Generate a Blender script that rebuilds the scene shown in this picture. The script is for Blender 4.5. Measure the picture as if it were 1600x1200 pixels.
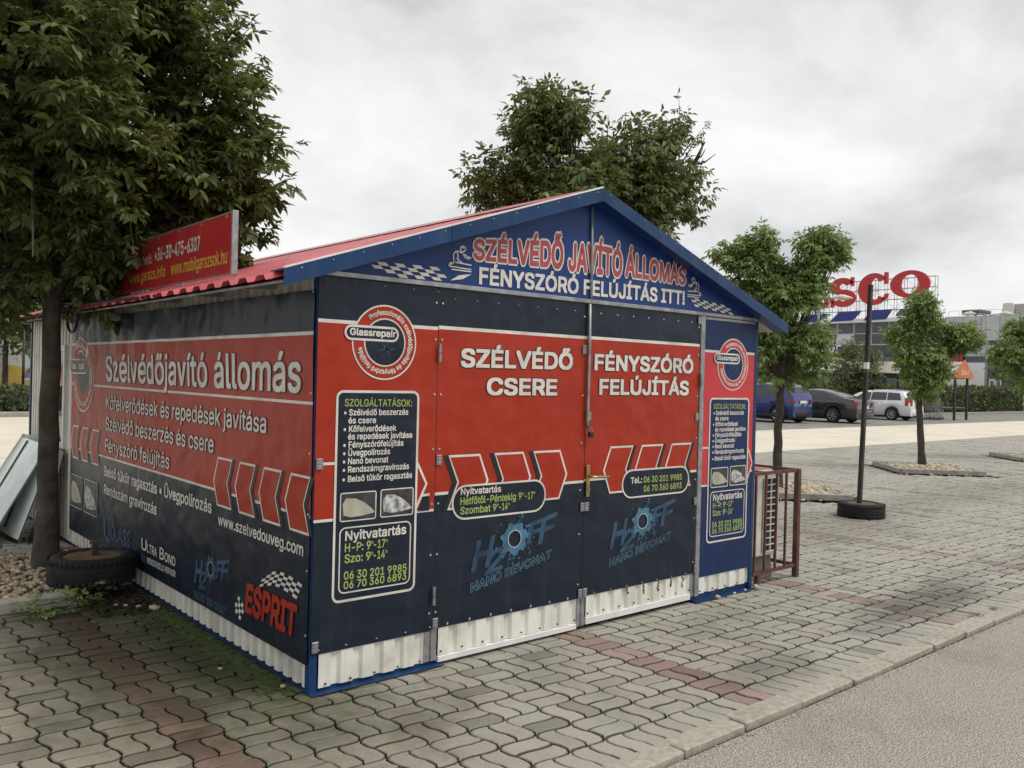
import bpy, math, random
import numpy as np
from mathutils import Vector, Matrix
random.seed(7); rng = np.random.default_rng(7)
for o in list(bpy.data.objects): bpy.data.objects.remove(o)
S = bpy.context.scene; COL = S.collection
R = math.radians

# ------------------------------------------------------------------ camera
CAM = Vector((-2.0169, -3.8361, 1.6)); FPX = 1339.86
yaw, pit, rol = 0.7087, -0.0071, 0.0251
FW = Vector((math.sin(yaw)*math.cos(pit), math.cos(yaw)*math.cos(pit), math.sin(pit)))
r0 = Vector((math.cos(yaw), -math.sin(yaw), 0)); u0 = r0.cross(FW)
RT = math.cos(rol)*r0 + math.sin(rol)*u0; UP = -math.sin(rol)*r0 + math.cos(rol)*u0
cd = bpy.data.cameras.new('camera'); cam = bpy.data.objects.new('camera', cd); COL.objects.link(cam)
cd.sensor_width = 36; cd.lens = 36*FPX/1600; cd.clip_start = .05; cd.clip_end = 3000
cam.matrix_world = Matrix(((RT.x, UP.x, -FW.x, CAM.x), (RT.y, UP.y, -FW.y, CAM.y), (RT.z, UP.z, -FW.z, CAM.z), (0, 0, 0, 1)))
S.camera = cam

# ------------------------------------------------------------------ sky, sun, exposure
W = bpy.data.worlds.new('World'); S.world = W; W.use_nodes = True
nt = W.node_tree; nt.nodes.clear()
def wn(t, **k):
    n = nt.nodes.new(t)
    for a, b in k.items(): setattr(n, a, b)
    return n
out = wn('ShaderNodeOutputWorld'); bg = wn('ShaderNodeBackground'); nt.links.new(bg.outputs[0], out.inputs[0])
sky = wn('ShaderNodeTexSky', sky_type='NISHITA', sun_disc=False, sun_elevation=R(55), sun_rotation=R(150))
tc = wn('ShaderNodeTexCoord'); sep = wn('ShaderNodeSeparateXYZ'); nt.links.new(tc.outputs['Generated'], sep.inputs[0])
zz = wn('ShaderNodeMath', operation='ADD'); nt.links.new(sep.outputs[2], zz.inputs[0]); zz.inputs[1].default_value = .42
zm = wn('ShaderNodeMath', operation='MAXIMUM'); nt.links.new(zz.outputs[0], zm.inputs[0]); zm.inputs[1].default_value = .12
dx = wn('ShaderNodeMath', operation='DIVIDE'); dy = wn('ShaderNodeMath', operation='DIVIDE')
nt.links.new(sep.outputs[0], dx.inputs[0]); nt.links.new(zm.outputs[0], dx.inputs[1])
nt.links.new(sep.outputs[1], dy.inputs[0]); nt.links.new(zm.outputs[0], dy.inputs[1])
cb = wn('ShaderNodeCombineXYZ'); nt.links.new(dx.outputs[0], cb.inputs[0]); nt.links.new(dy.outputs[0], cb.inputs[1])
n1 = wn('ShaderNodeTexNoise'); n1.inputs['Scale'].default_value = 1.9; n1.inputs['Detail'].default_value = 7; n1.inputs['Roughness'].default_value = .56
n1.inputs['Distortion'].default_value = .35
nt.links.new(cb.outputs[0], n1.inputs['Vector'])
cr = wn('ShaderNodeValToRGB'); nt.links.new(n1.outputs[0], cr.inputs[0])
cr.color_ramp.elements[0].position = .36; cr.color_ramp.elements[0].color = (.455, .46, .465, 1)
cr.color_ramp.elements[1].position = .64; cr.color_ramp.elements[1].color = (.765, .762, .748, 1)
e = cr.color_ramp.elements.new(.5); e.color = (.645, .648, .645, 1)
sm = wn('ShaderNodeMixRGB', blend_type='MULTIPLY'); sm.inputs[0].default_value = 1; nt.links.new(sky.outputs[0], sm.inputs[1]); sm.inputs[2].default_value = (.1, .1, .1, 1)
mx = wn('ShaderNodeMixRGB'); mx.inputs[0].default_value = .95; nt.links.new(sm.outputs[0], mx.inputs[1]); nt.links.new(cr.outputs[0], mx.inputs[2])
nt.links.new(mx.outputs[0], bg.inputs[0]); bg.inputs[1].default_value = 1.0
sl = bpy.data.lights.new('sun', 'SUN'); sl.energy = 1.4; sl.angle = R(24); sl.color = (1, .96, .9)
sun = bpy.data.objects.new('sun', sl); COL.objects.link(sun)
sd = Vector((.35, -.55, 1.0)).normalized(); sun.rotation_euler = sd.to_track_quat('Z', 'Y').to_euler()
sun.location = (0, -10, 20)
sky.sun_elevation = math.asin(sd.z); sky.sun_rotation = math.atan2(sd.x, sd.y)
S.view_settings.view_transform = 'Standard'; S.view_settings.look = 'None'; S.view_settings.gamma = 1
S.view_settings.exposure = .42
S.render.engine = 'CYCLES'

# ------------------------------------------------------------------ helpers
def lin(r, g, b):
    f = lambda v: (v/255/12.92) if v/255 <= .04045 else ((v/255+.055)/1.055)**2.4
    return (f(r), f(g), f(b))
MATS = {}
def pm(name, col, rough=.6, var=.12, scale=6, bump=0, bscale=40, metallic=0, spec=.5, col2=None, coat=0, detail=5, dirt=0, dscale=1.5, dcol=(.06,.055,.045), island=0, transl=0, vcol=None, bdist=.01, bdetail=6, streak=0, stcol=(.20, .19, .165)):
    """a Principled material: base colour broken up by noise, optional relief, dirt and per-piece variation"""
    m = bpy.data.materials.new(name); m.use_nodes = True; t = m.node_tree; N = t.nodes; L = t.links
    b = N['Principled BSDF']; b.inputs['Roughness'].default_value = rough; b.inputs['Metallic'].default_value = metallic
    b.inputs['Specular IOR Level'].default_value = spec
    if coat: b.inputs['Coat Weight'].default_value = coat; b.inputs['Coat Roughness'].default_value = .05
    geo = N.new('ShaderNodeNewGeometry')
    nz = N.new('ShaderNodeTexNoise'); nz.inputs['Scale'].default_value = scale; nz.inputs['Detail'].default_value = detail
    L.new(geo.outputs['Position'], nz.inputs['Vector'])
    c2 = col2 if col2 else tuple(max(0, v*(1-2*var)) for v in col); c1 = col if col2 else tuple(min(1, v*(1+var)) for v in col)
    mp = N.new('ShaderNodeMapRange'); mp.inputs[1].default_value = .32; mp.inputs[2].default_value = .68; L.new(nz.outputs[0], mp.inputs[0])
    mix = N.new('ShaderNodeMixRGB'); L.new(mp.outputs[0], mix.inputs[0]); mix.inputs[1].default_value = (*c1, 1); mix.inputs[2].default_value = (*c2, 1)
    cur = mix.outputs[0]
    if vcol:
        at_ = N.new('ShaderNodeAttribute'); at_.attribute_name = vcol
        mm = N.new('ShaderNodeMixRGB'); mm.blend_type = 'MULTIPLY'; mm.inputs[0].default_value = 1; L.new(at_.outputs['Color'], mm.inputs[1]); L.new(cur, mm.inputs[2]); cur = mm.outputs[0]
    if island:
        h = N.new('ShaderNodeHueSaturation'); mr = N.new('ShaderNodeMapRange'); L.new(geo.outputs['Random Per Island'], mr.inputs[0])
        mr.inputs[3].default_value = 1-island; mr.inputs[4].default_value = 1+island; L.new(mr.outputs[0], h.inputs['Value']); L.new(cur, h.inputs['Color'])
        mr2 = N.new('ShaderNodeMapRange'); wv = N.new('ShaderNodeMath'); wv.operation = 'FRACT'; ml = N.new('ShaderNodeMath'); ml.operation = 'MULTIPLY'; ml.inputs[1].default_value = 7.31
        L.new(geo.outputs['Random Per Island'], ml.inputs[0]); L.new(ml.outputs[0], wv.inputs[0]); L.new(wv.outputs[0], mr2.inputs[0]); mr2.inputs[3].default_value = .485; mr2.inputs[4].default_value = .515
        L.new(mr2.outputs[0], h.inputs['Hue']); cur = h.outputs[0]
    if dirt:
        n2 = N.new('ShaderNodeTexNoise'); n2.inputs['Scale'].default_value = dscale; n2.inputs['Detail'].default_value = 8; n2.inputs['Roughness'].default_value = .65; L.new(geo.outputs['Position'], n2.inputs['Vector'])
        m2 = N.new('ShaderNodeMapRange'); m2.inputs[1].default_value = .52; m2.inputs[2].default_value = .75; m2.inputs[4].default_value = dirt; L.new(n2.outputs[0], m2.inputs[0])
        x2 = N.new('ShaderNodeMixRGB'); L.new(m2.outputs[0], x2.inputs[0]); L.new(cur, x2.inputs[1]); x2.inputs[2].default_value = (*dcol, 1); cur = x2.outputs[0]
    if streak:   # rain-washed dust running down the sheet
        mpg = N.new('ShaderNodeMapping'); mpg.inputs[3].default_value = (9, 9, .7); L.new(geo.outputs['Position'], mpg.inputs[0])
        n4 = N.new('ShaderNodeTexNoise'); n4.inputs['Scale'].default_value = 1.6; n4.inputs['Detail'].default_value = 8; n4.inputs['Roughness'].default_value = .6; L.new(mpg.outputs[0], n4.inputs['Vector'])
        m4 = N.new('ShaderNodeMapRange'); m4.inputs[1].default_value = .48; m4.inputs[2].default_value = .78; m4.inputs[4].default_value = streak; L.new(n4.outputs[0], m4.inputs[0])
        x4 = N.new('ShaderNodeMixRGB'); L.new(m4.outputs[0], x4.inputs[0]); L.new(cur, x4.inputs[1]); x4.inputs[2].default_value = (*stcol, 1); cur = x4.outputs[0]
    L.new(cur, b.inputs['Base Color'])
    if bump:
        n3 = N.new('ShaderNodeTexNoise'); n3.inputs['Scale'].default_value = bscale; n3.inputs['Detail'].default_value = bdetail; L.new(geo.outputs['Position'], n3.inputs['Vector'])
        bp = N.new('ShaderNodeBump'); bp.inputs['Strength'].default_value = bump; bp.inputs['Distance'].default_value = bdist; L.new(n3.outputs[0], bp.inputs['Height']); L.new(bp.outputs[0], b.inputs['Normal'])
    if transl:
        tr = N.new('ShaderNodeBsdfTranslucent'); L.new(cur, tr.inputs[0]); ms = N.new('ShaderNodeMixShader'); ms.inputs[0].default_value = transl
        L.new(b.outputs[0], ms.inputs[1]); L.new(tr.outputs[0], ms.inputs[2]); L.new(ms.outputs[0], N['Material Output'].inputs[0])
    MATS[name] = m
    return m

def fast_mesh(name, V, F):
    """V (n,3) array, F (m,k) array of equal-sided faces"""
    V = np.asarray(V, np.float32); F = np.asarray(F, np.int32); k = F.shape[1]
    me = bpy.data.meshes.new(name); me.vertices.add(len(V)); me.vertices.foreach_set('co', V.ravel())
    me.loops.add(F.size); me.loops.foreach_set('vertex_index', F.ravel())
    me.polygons.add(len(F)); me.polygons.foreach_set('loop_start', np.arange(0, F.size, k, dtype=np.int32)); me.update(calc_edges=True); me.validate()
    return me
class MB:
    """collects shapes for ONE mesh"""
    def __init__(s): s.v = []; s.f = []; s.mi = []; s.cur = 0
    def add(s, vs, fs):
        n = len(s.v); s.v += [tuple(p) for p in vs]
        for f in fs: s.f.append(tuple(i+n for i in f)); s.mi.append(s.cur)
        return s
    def box(s, a, b, bev=0):
        (x0, y0, z0), (x1, y1, z1) = [(min(p, q)) for p, q in zip(a, b)], [(max(p, q)) for p, q in zip(a, b)]
        if bev:
            e = bev; vs = []
            pts = []
            for zc, ins in ((z0, e), (z0+e, 0), (z1-e, 0), (z1, e)):
                pts.append([(x0+e+ins*0, y0+ins, zc), (x1-e, y0+ins, zc), (x1-ins, y0+e, zc), (x1-ins, y1-e, zc), (x1-e, y1-ins, zc), (x0+e, y1-ins, zc), (x0+ins, y1-e, zc), (x0+ins, y0+e, zc)])
            for p in pts: vs += p
            fs = [tuple(range(7, -1, -1)), tuple(range(24, 32))]
            for k in range(3):
                for i in range(8): fs.append((k*8+i, k*8+(i+1) % 8, k*8+8+(i+1) % 8, k*8+8+i))
            return s.add(vs, fs)
        return s.add([(x0,y0,z0),(x1,y0,z0),(x1,y1,z0),(x0,y1,z0),(x0,y0,z1),(x1,y0,z1),(x1,y1,z1),(x0,y1,z1)],
                     [(3,2,1,0),(4,5,6,7),(0,1,5,4),(1,2,6,5),(2,3,7,6),(3,0,4,7)])
    def tube(s, pts, rad, n=8, cap=True):
        pts = [Vector(p) for p in pts]; rad = rad if hasattr(rad, '__len__') else [rad]*len(pts)
        vs = []; prev = None
        for i, p in enumerate(pts):
            t = (pts[min(i+1, len(pts)-1)]-pts[max(i-1, 0)]).normalized()
            if prev is None:
                a = Vector((0, 0, 1)) if abs(t.z) < .9 else Vector((1, 0, 0)); u = t.cross(a).normalized()
            else: u = (prev - t*prev.dot(t)).normalized()
            prev = u; w = t.cross(u)
            for k in range(n):
                an = 2*math.pi*(k+.5)/n; vs.append(p+(u*math.cos(an)+w*math.sin(an))*rad[i])
        fs = []
        for i in range(len(pts)-1):
            for k in range(n): fs.append((i*n+k, i*n+(k+1) % n, (i+1)*n+(k+1) % n, (i+1)*n+k))
        if cap: fs += [tuple(range(n-1, -1, -1)), tuple(range((len(pts)-1)*n, len(pts)*n))]
        return s.add(vs, fs)
    def lathe(s, prof, n=32, c=(0, 0, 0), axis='z', closed=False):
        vs = []
        for k in range(n):
            a = 2*math.pi*k/n
            for r_, z in prof:
                if axis == 'z': vs.append((c[0]+r_*math.cos(a), c[1]+r_*math.sin(a), c[2]+z))
                else: vs.append((c[0]+z, c[1]+r_*math.cos(a), c[2]+r_*math.sin(a)))
        m = len(prof); fs = []
        for k in range(n):
            for j in range(m if closed else m-1): fs.append((k*m+j, ((k+1) % n)*m+j, ((k+1) % n)*m+(j+1) % m, k*m+(j+1) % m))
        return s.add(vs, fs)
    def prism(s, poly, d0, d1, fr):
        """polygon (u,v) extruded between depths d0,d1; fr(u,v,d) gives the point"""
        n = len(poly); vs = [fr(u, v, d0) for u, v in poly]+[fr(u, v, d1) for u, v in poly]
        return s.add(vs, [tuple(range(n-1, -1, -1)), tuple(range(n, 2*n))]+[(i, (i+1) % n, n+(i+1) % n, n+i) for i in range(n)])
    def build(s, name, mat, parent=None, smooth=False, loc=None):
        me = bpy.data.meshes.new(name); me.from_pydata(s.v, [], s.f)
        mats = mat if isinstance(mat, (list, tuple)) else [mat]
        for m in mats: me.materials.append(m)
        if len(mats) > 1: me.polygons.foreach_set('material_index', s.mi)
        if smooth: me.polygons.foreach_set('use_smooth', [True]*len(me.polygons))
        me.update()
        return link(name, me, parent, loc)
def link(name, me, parent=None, loc=None):
    o = bpy.data.objects.new(name, me); COL.objects.link(o)
    if parent: o.parent = parent
    if loc: o.location = loc
    return o
def thing(name, label, cat, loc=(0, 0, 0), rz=0, group=None):
    o = bpy.data.objects.new(name, None); COL.objects.link(o); o.empty_display_size = .1; o.location = loc; o.rotation_euler = (0, 0, rz)
    return tag(o, label, cat, group)
def tag(o, label, cat, group=None):
    o['label'] = label; o['category'] = cat
    if group: o['group'] = group
    return o
def kind(o, k): o['kind'] = k; return o
def copy_tree(o, parent=None, label=None):
    c = o.copy(); COL.objects.link(c); c.parent = parent
    if label: c['label'] = label
    for ch in list(o.children): copy_tree(ch, c)
    return c
def horiz(x): return 590.5+(x-800)*.0251
def ray(x, y): return FW+RT*((x-800)/FPX)-UP*((y-600)/FPX)
def onX(x, y, X):
    d = ray(x, y); return CAM+d*((X-CAM.x)/d.x)
def onY(x, y, Y):
    d = ray(x, y); return CAM+d*((Y-CAM.y)/d.y)

# ------------------------------------------------------------------ materials
GAL = pm('galvanised_steel', (.36, .37, .38), .45, .15, 14, metallic=.6, dirt=.4)
NAVY = pm('banner_navy', (.0085, .0155, .030), .36, .06, 2.5, bump=.4, bscale=5, spec=.32, bdetail=1.5, streak=.05, bdist=.05)
REDB = pm('banner_red', (.365, .0285, .0105), .40, .04, 2.5, bump=.4, bscale=5, spec=.28, bdetail=1.5, streak=.05, bdist=.05)
WHB = pm('banner_white', (.70, .67, .61), .42, .08, 6, bump=.2, bscale=5, dirt=.2, dscale=3, bdetail=1.5, streak=.25)
INK = pm('banner_shadow_ink', lin(24, 26, 34), .4, .1, 4)
GRN = pm('print_green', lin(164, 182, 98), .42, .06, 6)
LBL = pm('print_light_blue', lin(70, 118, 146), .42, .25, 9)
MBL = pm('print_mid_blue', lin(42, 76, 104), .42, .3, 9)
DBL = pm('print_dim_blue', lin(52, 82, 112), .42, .3, 7)
BLUEP = pm('plate_blue', (.010, .027, .092), .4, .06, 3, spec=.22, streak=.08, bump=.1, bscale=3)
REDP = pm('plate_red', (.55, .045, .055), .4, .06, 3, spec=.3, bump=.1, bscale=3)
GABL = pm('gable_blue', (.010, .040, .175), .40, spec=.3, var=.08, scale=3, bump=.15, bscale=3, bdetail=1.5, streak=.07) # .08, 3, bump=.15, bscale=3)
TRIM = pm('trim_blue', (.012, .046, .135), .38, .12, 5, spec=.25, streak=.10, dirt=.25, dscale=4)
TITR = pm('title_red', (.40, .055, .07), .4, .08, 5)
SHEET = pm('white_sheet_steel', (.78, .765, .69), .42, .06, 5, dirt=.45, dscale=3.5, streak=.45, stcol=(.36, .33, .26), dcol=(.30, .27, .21))
SHEETL = pm('side_sheet_steel', (.72, .70, .63), .45, .08, 5, dirt=.55, dscale=4, streak=.5, stcol=(.30, .27, .21), dcol=(.22, .20, .15))
ROOFR = pm('roof_red', (.55, .105, .115), .30, .12, 4, dirt=.3, dscale=2.5)
SIGNR = pm('sign_red', (.44, .028, .030), .25, .08, 3, dirt=.15, streak=.15)
SIGNY = pm('sign_yellow', (.72, .42, .06), .4, .06, 4)
SOFF = pm('soffit_grey', (.40, .39, .37), .6, .15, 5, dirt=.4)
DARK = pm('dark_gap', (.02, .02, .022), .8, .2, 5)
BRASS = pm('brass', (.42, .33, .15), .3, .2, 12, metallic=.8)
BLACKP = pm('black_plastic', (.015, .015, .016), .45, .2, 10)
RUBBER = pm('rubber', (.013, .013, .0135), .85, .3, 12, bump=.2, bscale=60)
RUST = pm('rusty_plate', (.17, .11, .055), .85, .2, 9, col2=(.09, .06, .035), bump=.3, bscale=50)
BROWN = pm('brown_paint', (.11, .040, .035), .55, .2, 12, dirt=.3, dscale=8)
PINKT = pm('faded_red_plate', (.50, .16, .13), .5, .15, 8)
BARK = pm('bark', (.085, .068, .052), .9, .2, 14, col2=(.035, .028, .022), bump=.9, bscale=28, bdist=.02)
BARKM = pm('bark_near', (.10, .082, .065), .9, .2, 9, col2=(.04, .033, .026), bump=.9, bscale=30, bdist=.015, dirt=.7, dscale=5, dcol=(.035, .045, .015))
LEAFN = pm('leaf_ash', (.160, .200, .055), .45, .2, 3, col2=(.092, .128, .036), island=.38, transl=.38)
LEAFB = pm('leaf_behind', (.185, .225, .070), .45, .2, 3, col2=(.105, .140, .042), island=.38, transl=.38)
LEAFR = pm('leaf_yard', (.27, .36, .112), .48, .2, 2, col2=(.165, .25, .072), island=.4, transl=.42)
LEAFF = pm('leaf_far', (.18, .215, .08), .5, .2, 1.2, col2=(.115, .145, .055), island=.35, transl=.3)
HEDGE = pm('leaf_hedge', (.125, .145, .05), .55, .2, 1.5, col2=(.06, .09, .03), island=.4, transl=.2)
WHITE = pm('white_paint', (.72, .72, .70), .4, .05, 6, dirt=.15)
CREAM = pm('cream_case', (.66, .63, .55), .45, .06, 6, dirt=.3, dscale=6)
CONC = pm('concrete', (.36, .34, .30), .85, .12, 10, bump=.4, bscale=50, dirt=.5, dscale=3)

def glass(name, tint=(.02, .025, .03), rough=.05, alpha=None):
    m = bpy.data.materials.new(name); m.use_nodes = True; b = m.node_tree.nodes['Principled BSDF']
    b.inputs['Base Color'].default_value = (*tint, 1); b.inputs['Roughness'].default_value = rough; b.inputs['Specular IOR Level'].default_value = .8
    if alpha:
        b.inputs['Transmission Weight'].default_value = alpha; b.inputs['IOR'].default_value = 1.12
    return m
DGL = glass('dark_glass'); WGL = glass('window_glass', (.03, .035, .04))

# ------------------------------------------------------------------ ground, paving, kerb, roads
CELL = .2165; OX, OY = -.0535, .0675     # stone module and where its joints lie
def wave(t):
    return np.interp(t % 1.0, [0, .11, .38, .62, .89, 1.0], [0, 1, .72, -.72, -1, 0])
AMPX, AMPY = .0150, .0085
FULL = (0, .11, .38, .62, .89); HALF = ((0, .22, .76), (0, .24, .78))
def paver_outline(i, j, half, orient, fine, inset):
    """outline of one zigzag paver in cell i,j: the joints are shared waves, so neighbours interlock"""
    a = CELL
    def xl(k, y): return k*a+AMPX*float(wave(y/a))
    def yl(k, x): return k*a+AMPY*float(wave(x/a))
    if orient == 0: x0, x1, y0, y1 = i, i+1, j+half*.5, j+half*.5+.5; tx, ty = FULL, HALF[half]
    else: x0, x1, y0, y1 = i+half*.5, i+half*.5+.5, j, j+1; tx, ty = HALF[half], FULL
    P = []
    for t in tx: x = (x0+(x1-x0)*t)*a; P.append((x, yl(y0, x)))
    for t in ty: y = (y0+(y1-y0)*t)*a; P.append((xl(x1, y), y))
    for t in (1,)+tuple(tx[:0:-1]): x = (x0+(x1-x0)*t)*a; P.append((x, yl(y1, x)))
    for t in (1,)+tuple(ty[:0:-1]): y = (y0+(y1-y0)*t)*a; P.append((xl(x0, y), y))
    P = np.array(P)+np.array((OX, OY)); c = P.mean(0); d = P-c; ext = np.abs(d).max(0)
    return c, P, ext
def inset_poly(c, P, ext, w):
    return c+(P-c)*(1-w/ext)
def paver_faces(n):
    f = []
    for k in range(n):
        f.append((k, (k+1) % n, n+(k+1) % n, n+k))
    return f
def stripe(xc):
    return any(abs(xc-s) < .115 for s in np.arange(-.595, 30, 2.3815))
PAR = 0
def pav_col(cx, cy, r):
    v = r.normal(1, .045); t = r.uniform(-.006, .006)
    if stripe(cx) and cy > -1.42 and (v := v*r.normal(1, .15)): base = np.array((.318, .226, .192))*(1-.42*fa)+np.array((.335, .318, .27))*.42*fa if (fa := min(1, max(0, (cx-3)/3))) >= 0 else 0
    else: base = np.array((.375+t, .355, .302-t*.6))
    if r.random() < .035: v *= .68
    return base*np.clip(v, .65, 1.3)
def blocked(cx, cy):
    if 0.06 < cx < 3.70 and .06 < cy < 6.25: return True
    if -2.0 < cx < -.27 and 2.58 < cy < 4.0: return True
    for (px, py, hs) in PLANTERS:
        if abs(cx-px)+abs(cy-py) < hs*1.25: return True
    return False
PLANTERS = [(9.35, 3.12, 1.0), (15.0, 3.55, 1.05), (20.45, 3.35, 1.05)]
Y0, Y1 = -1.38, 7.55
near = []; allp = []
for j in range(int(math.floor((Y0-OY)/CELL)), int(Y1/CELL)+1):
    for i in range(-26, int(36/CELL)):
        cx, cy = (i+.5)*CELL+OX, (j+.5)*CELL+OY
        if cy > Y1: continue
        if blocked(cx, cy): continue
        d = Vector((cx, cy, 0))-CAM; z = d.dot(FW)
        if z < -.5: continue
        px = 800+FPX*d.dot(RT)/max(z, .1)
        if z > 1 and (px < -420 or px > 2050): continue
        vis = 0 <= px <= 1600 and z > .5 and 600-FPX*d.dot(UP)/z < 1215
        allp.append((i, j, cx, cy, z, vis))
PAVM = pm('paver_concrete', (1, 1, 1), .62, .07, 60, vcol='tint', bump=.35, bscale=160, bdist=.004, dirt=.55, dscale=1.1, dcol=(.105, .098, .075), detail=8)
# damp, mossy stain by the long wall, widened to paint in tree shade
t_ = PAVM.node_tree; N_ = t_.nodes; L_ = t_.links; b_ = N_['Principled BSDF']; src = b_.inputs['Base Color'].links[0].from_socket
ge = [n for n in N_ if n.type == 'NEW_GEOMETRY'][0]
def stain(cur, cx, cy, rx, ry, rot, col, amt, seed):
    mp = N_.new('ShaderNodeMapping'); mp.vector_type = 'TEXTURE'; L_.new(ge.outputs['Position'], mp.inputs[0]); mp.inputs[1].default_value = (cx, cy, 0); mp.inputs[2].default_value = (0, 0, rot); mp.inputs[3].default_value = (rx, ry, 1)
    ln = N_.new('ShaderNodeVectorMath'); ln.operation = 'LENGTH'; L_.new(mp.outputs[0], ln.inputs[0])
    nz = N_.new('ShaderNodeTexNoise'); nz.inputs['Scale'].default_value = 3.5; nz.inputs['Detail'].default_value = 7; nz.inputs['Roughness'].default_value = .65; ad = N_.new('ShaderNodeVectorMath'); ad.operation = 'ADD'; ad.inputs[1].default_value = (seed, seed*2, 0)
    L_.new(ge.outputs['Position'], ad.inputs[0]); L_.new(ad.outputs[0], nz.inputs['Vector'])
    sb = N_.new('ShaderNodeMath'); sb.operation = 'MULTIPLY_ADD'; L_.new(nz.outputs[0], sb.inputs[0]); sb.inputs[1].default_value = 1.3; L_.new(ln.outputs['Value'], sb.inputs[2])
    mr = N_.new('ShaderNodeMapRange'); L_.new(sb.outputs[0], mr.inputs[0]); mr.inputs[1].default_value = 1.75; mr.inputs[2].default_value = 1.15; mr.inputs[3].default_value = 0; mr.inputs[4].default_value = amt
    mx = N_.new('ShaderNodeMixRGB'); mx.blend_type = 'MULTIPLY'; L_.new(mr.outputs[0], mx.inputs[0]); L_.new(cur, mx.inputs[1]); mx.inputs[2].default_value = (*col, 1)
    return mx.outputs[0]
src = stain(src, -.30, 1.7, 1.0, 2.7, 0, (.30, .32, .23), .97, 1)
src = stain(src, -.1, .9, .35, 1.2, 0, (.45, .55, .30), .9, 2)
src = stain(src, -.9, .5, 1.7, 2.3, .2, (.70, .66, .58), .85, 6)
src = stain(src, .35, -.55, .40, .25, .3, (.5, .48, .44), .5, 4)
src = stain(src, 4.6, -1.0, 1.3, .32, .05, (.42, .40, .38), .9, 9)
src = stain(src, 2.2, -1.15, .55, .22, .1, (.55, .53, .5), .7, 13)
src = stain(src, 7.2, 1.2, 1.5, .9, .2, (.66, .64, .62), .7, 17)
src = stain(src, 8.5, -.9, 2.6, .35, 0, (.6, .58, .56), .8, 23)
src = stain(src, 12, 1.6, 4.0, .7, 0, (.72, .70, .68), .7, 29)
L_.new(src, b_.inputs['Base Color'])
SAND = pm('joint_soil', (.030, .026, .018), .95, .25, 20, bump=.6, bscale=60)
ASPH = pm('asphalt_aggregate', (.60, .54, .45), .8, .1, 130, col2=(.115, .105, .088), bump=1.0, bscale=110, bdist=.012, detail=2, dirt=.6, dscale=.7, dcol=(.12, .112, .10))
PALE = pm('pale_concrete', (.66, .60, .49), .85, .05, .7, bump=.15, bscale=30, dirt=.35, dscale=.5, dcol=(.36, .32, .26))
CARP = pm('car_park_asphalt', (.235, .225, .205), .85, .12, 1.2, bump=.3, bscale=60, dirt=.3, dscale=.6, dcol=(.13, .125, .115))
PAVF = pm('distant_ground', (.22, .21, .18), .9, .15, .3)

def sheet(name, x0, y0, x1, y1, z, mat):
    m = MB(); m.add([(x0, y0, z), (x1, y0, z), (x1, y1, z), (x0, y1, z)], [(0, 1, 2, 3)])
    return kind(m.build(name, mat), 'structure')
sheet('ground', -1200, -1200, 1600, 1600, -.06, PAVF)
yard = sheet('paved_yard', -9, -1.46, 37, 7.62, -.026, SAND)
sheet('asphalt_road', -40, -40, 90, -1.556, -.022, ASPH)
sheet('concrete_road', -60, 7.62, 130, 13.1, -.006, PALE)
sheet('side_road', -12, 13.1, 9, 26.5, -.002, PALE)
sheet('car_park', 9, 13.1, 68, 60, -.010, CARP)

# the pavers that show largest, one object each; the rest one mass of the same stones
scored = sorted([a for a in allp if a[5]], key=lambda a: a[4])
nearset = set((a[0], a[1]) for a in scored[:150])
V = []; Fq = []; cols = []; base = 0
prng = np.random.default_rng(3)
for (i, j, cx, cy, z, vis) in allp:
    kerbrow = cy < Y0+.20
    o_ = 1 if kerbrow else (i+j+PAR) % 2
    for half in (0, 1):
        isnear = (i, j) in nearset
        fine = isnear or z < 7
        c, P, ext = paver_outline(i, j, half, o_, fine, 0)
        n = len(P); dz = prng.normal(0, .0016); tx, ty = prng.normal(0, .010, 2)
        ja = .0050+abs(prng.normal(0, .0010)); A = inset_poly(c, P, ext, ja); B = inset_poly(c, P, ext, np.array((ja+.0062, ja+.0095))+abs(prng.normal(0, .0012)))
        za = -.005+dz+(A-c)@np.array((tx, ty))*.5; zb = dz+(B-c)@np.array((tx, ty))*.5
        low = np.column_stack([A, np.full(n, -.027)])
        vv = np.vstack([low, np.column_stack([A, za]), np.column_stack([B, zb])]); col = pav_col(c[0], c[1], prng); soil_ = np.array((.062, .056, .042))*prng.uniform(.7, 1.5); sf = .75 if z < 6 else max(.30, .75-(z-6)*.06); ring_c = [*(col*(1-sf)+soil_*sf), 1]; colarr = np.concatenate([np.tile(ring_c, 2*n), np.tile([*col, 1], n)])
        if isnear:
            f = paver_faces(n)+[tuple(k+n for k in q) for q in paver_faces(n)]+[tuple(range(2*n, 3*n))]
            me = bpy.data.meshes.new('paver'); lo = vv-np.array((c[0], c[1], 0)); me.from_pydata(lo.tolist(), [], f)
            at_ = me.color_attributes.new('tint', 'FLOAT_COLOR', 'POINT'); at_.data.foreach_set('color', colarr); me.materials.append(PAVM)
            link('paver', me, yard, (c[0], c[1], 0))
        else:
            vv = vv[n:] if z > 14 else vv
            k3 = len(vv)//n
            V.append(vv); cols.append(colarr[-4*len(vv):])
            for ring in range(k3-1):
                for q in paver_faces(n): Fq.append(tuple(base+ring*n+k for k in q))
            Fq.append(tuple(range(base+(k3-1)*n, base+k3*n))); base += len(vv)
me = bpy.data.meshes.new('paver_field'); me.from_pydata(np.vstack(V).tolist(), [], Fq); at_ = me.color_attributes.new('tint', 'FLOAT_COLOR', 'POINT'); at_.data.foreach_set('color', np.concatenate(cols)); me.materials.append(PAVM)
kind(link('paver_field', me, yard), 'stuff')

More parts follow.
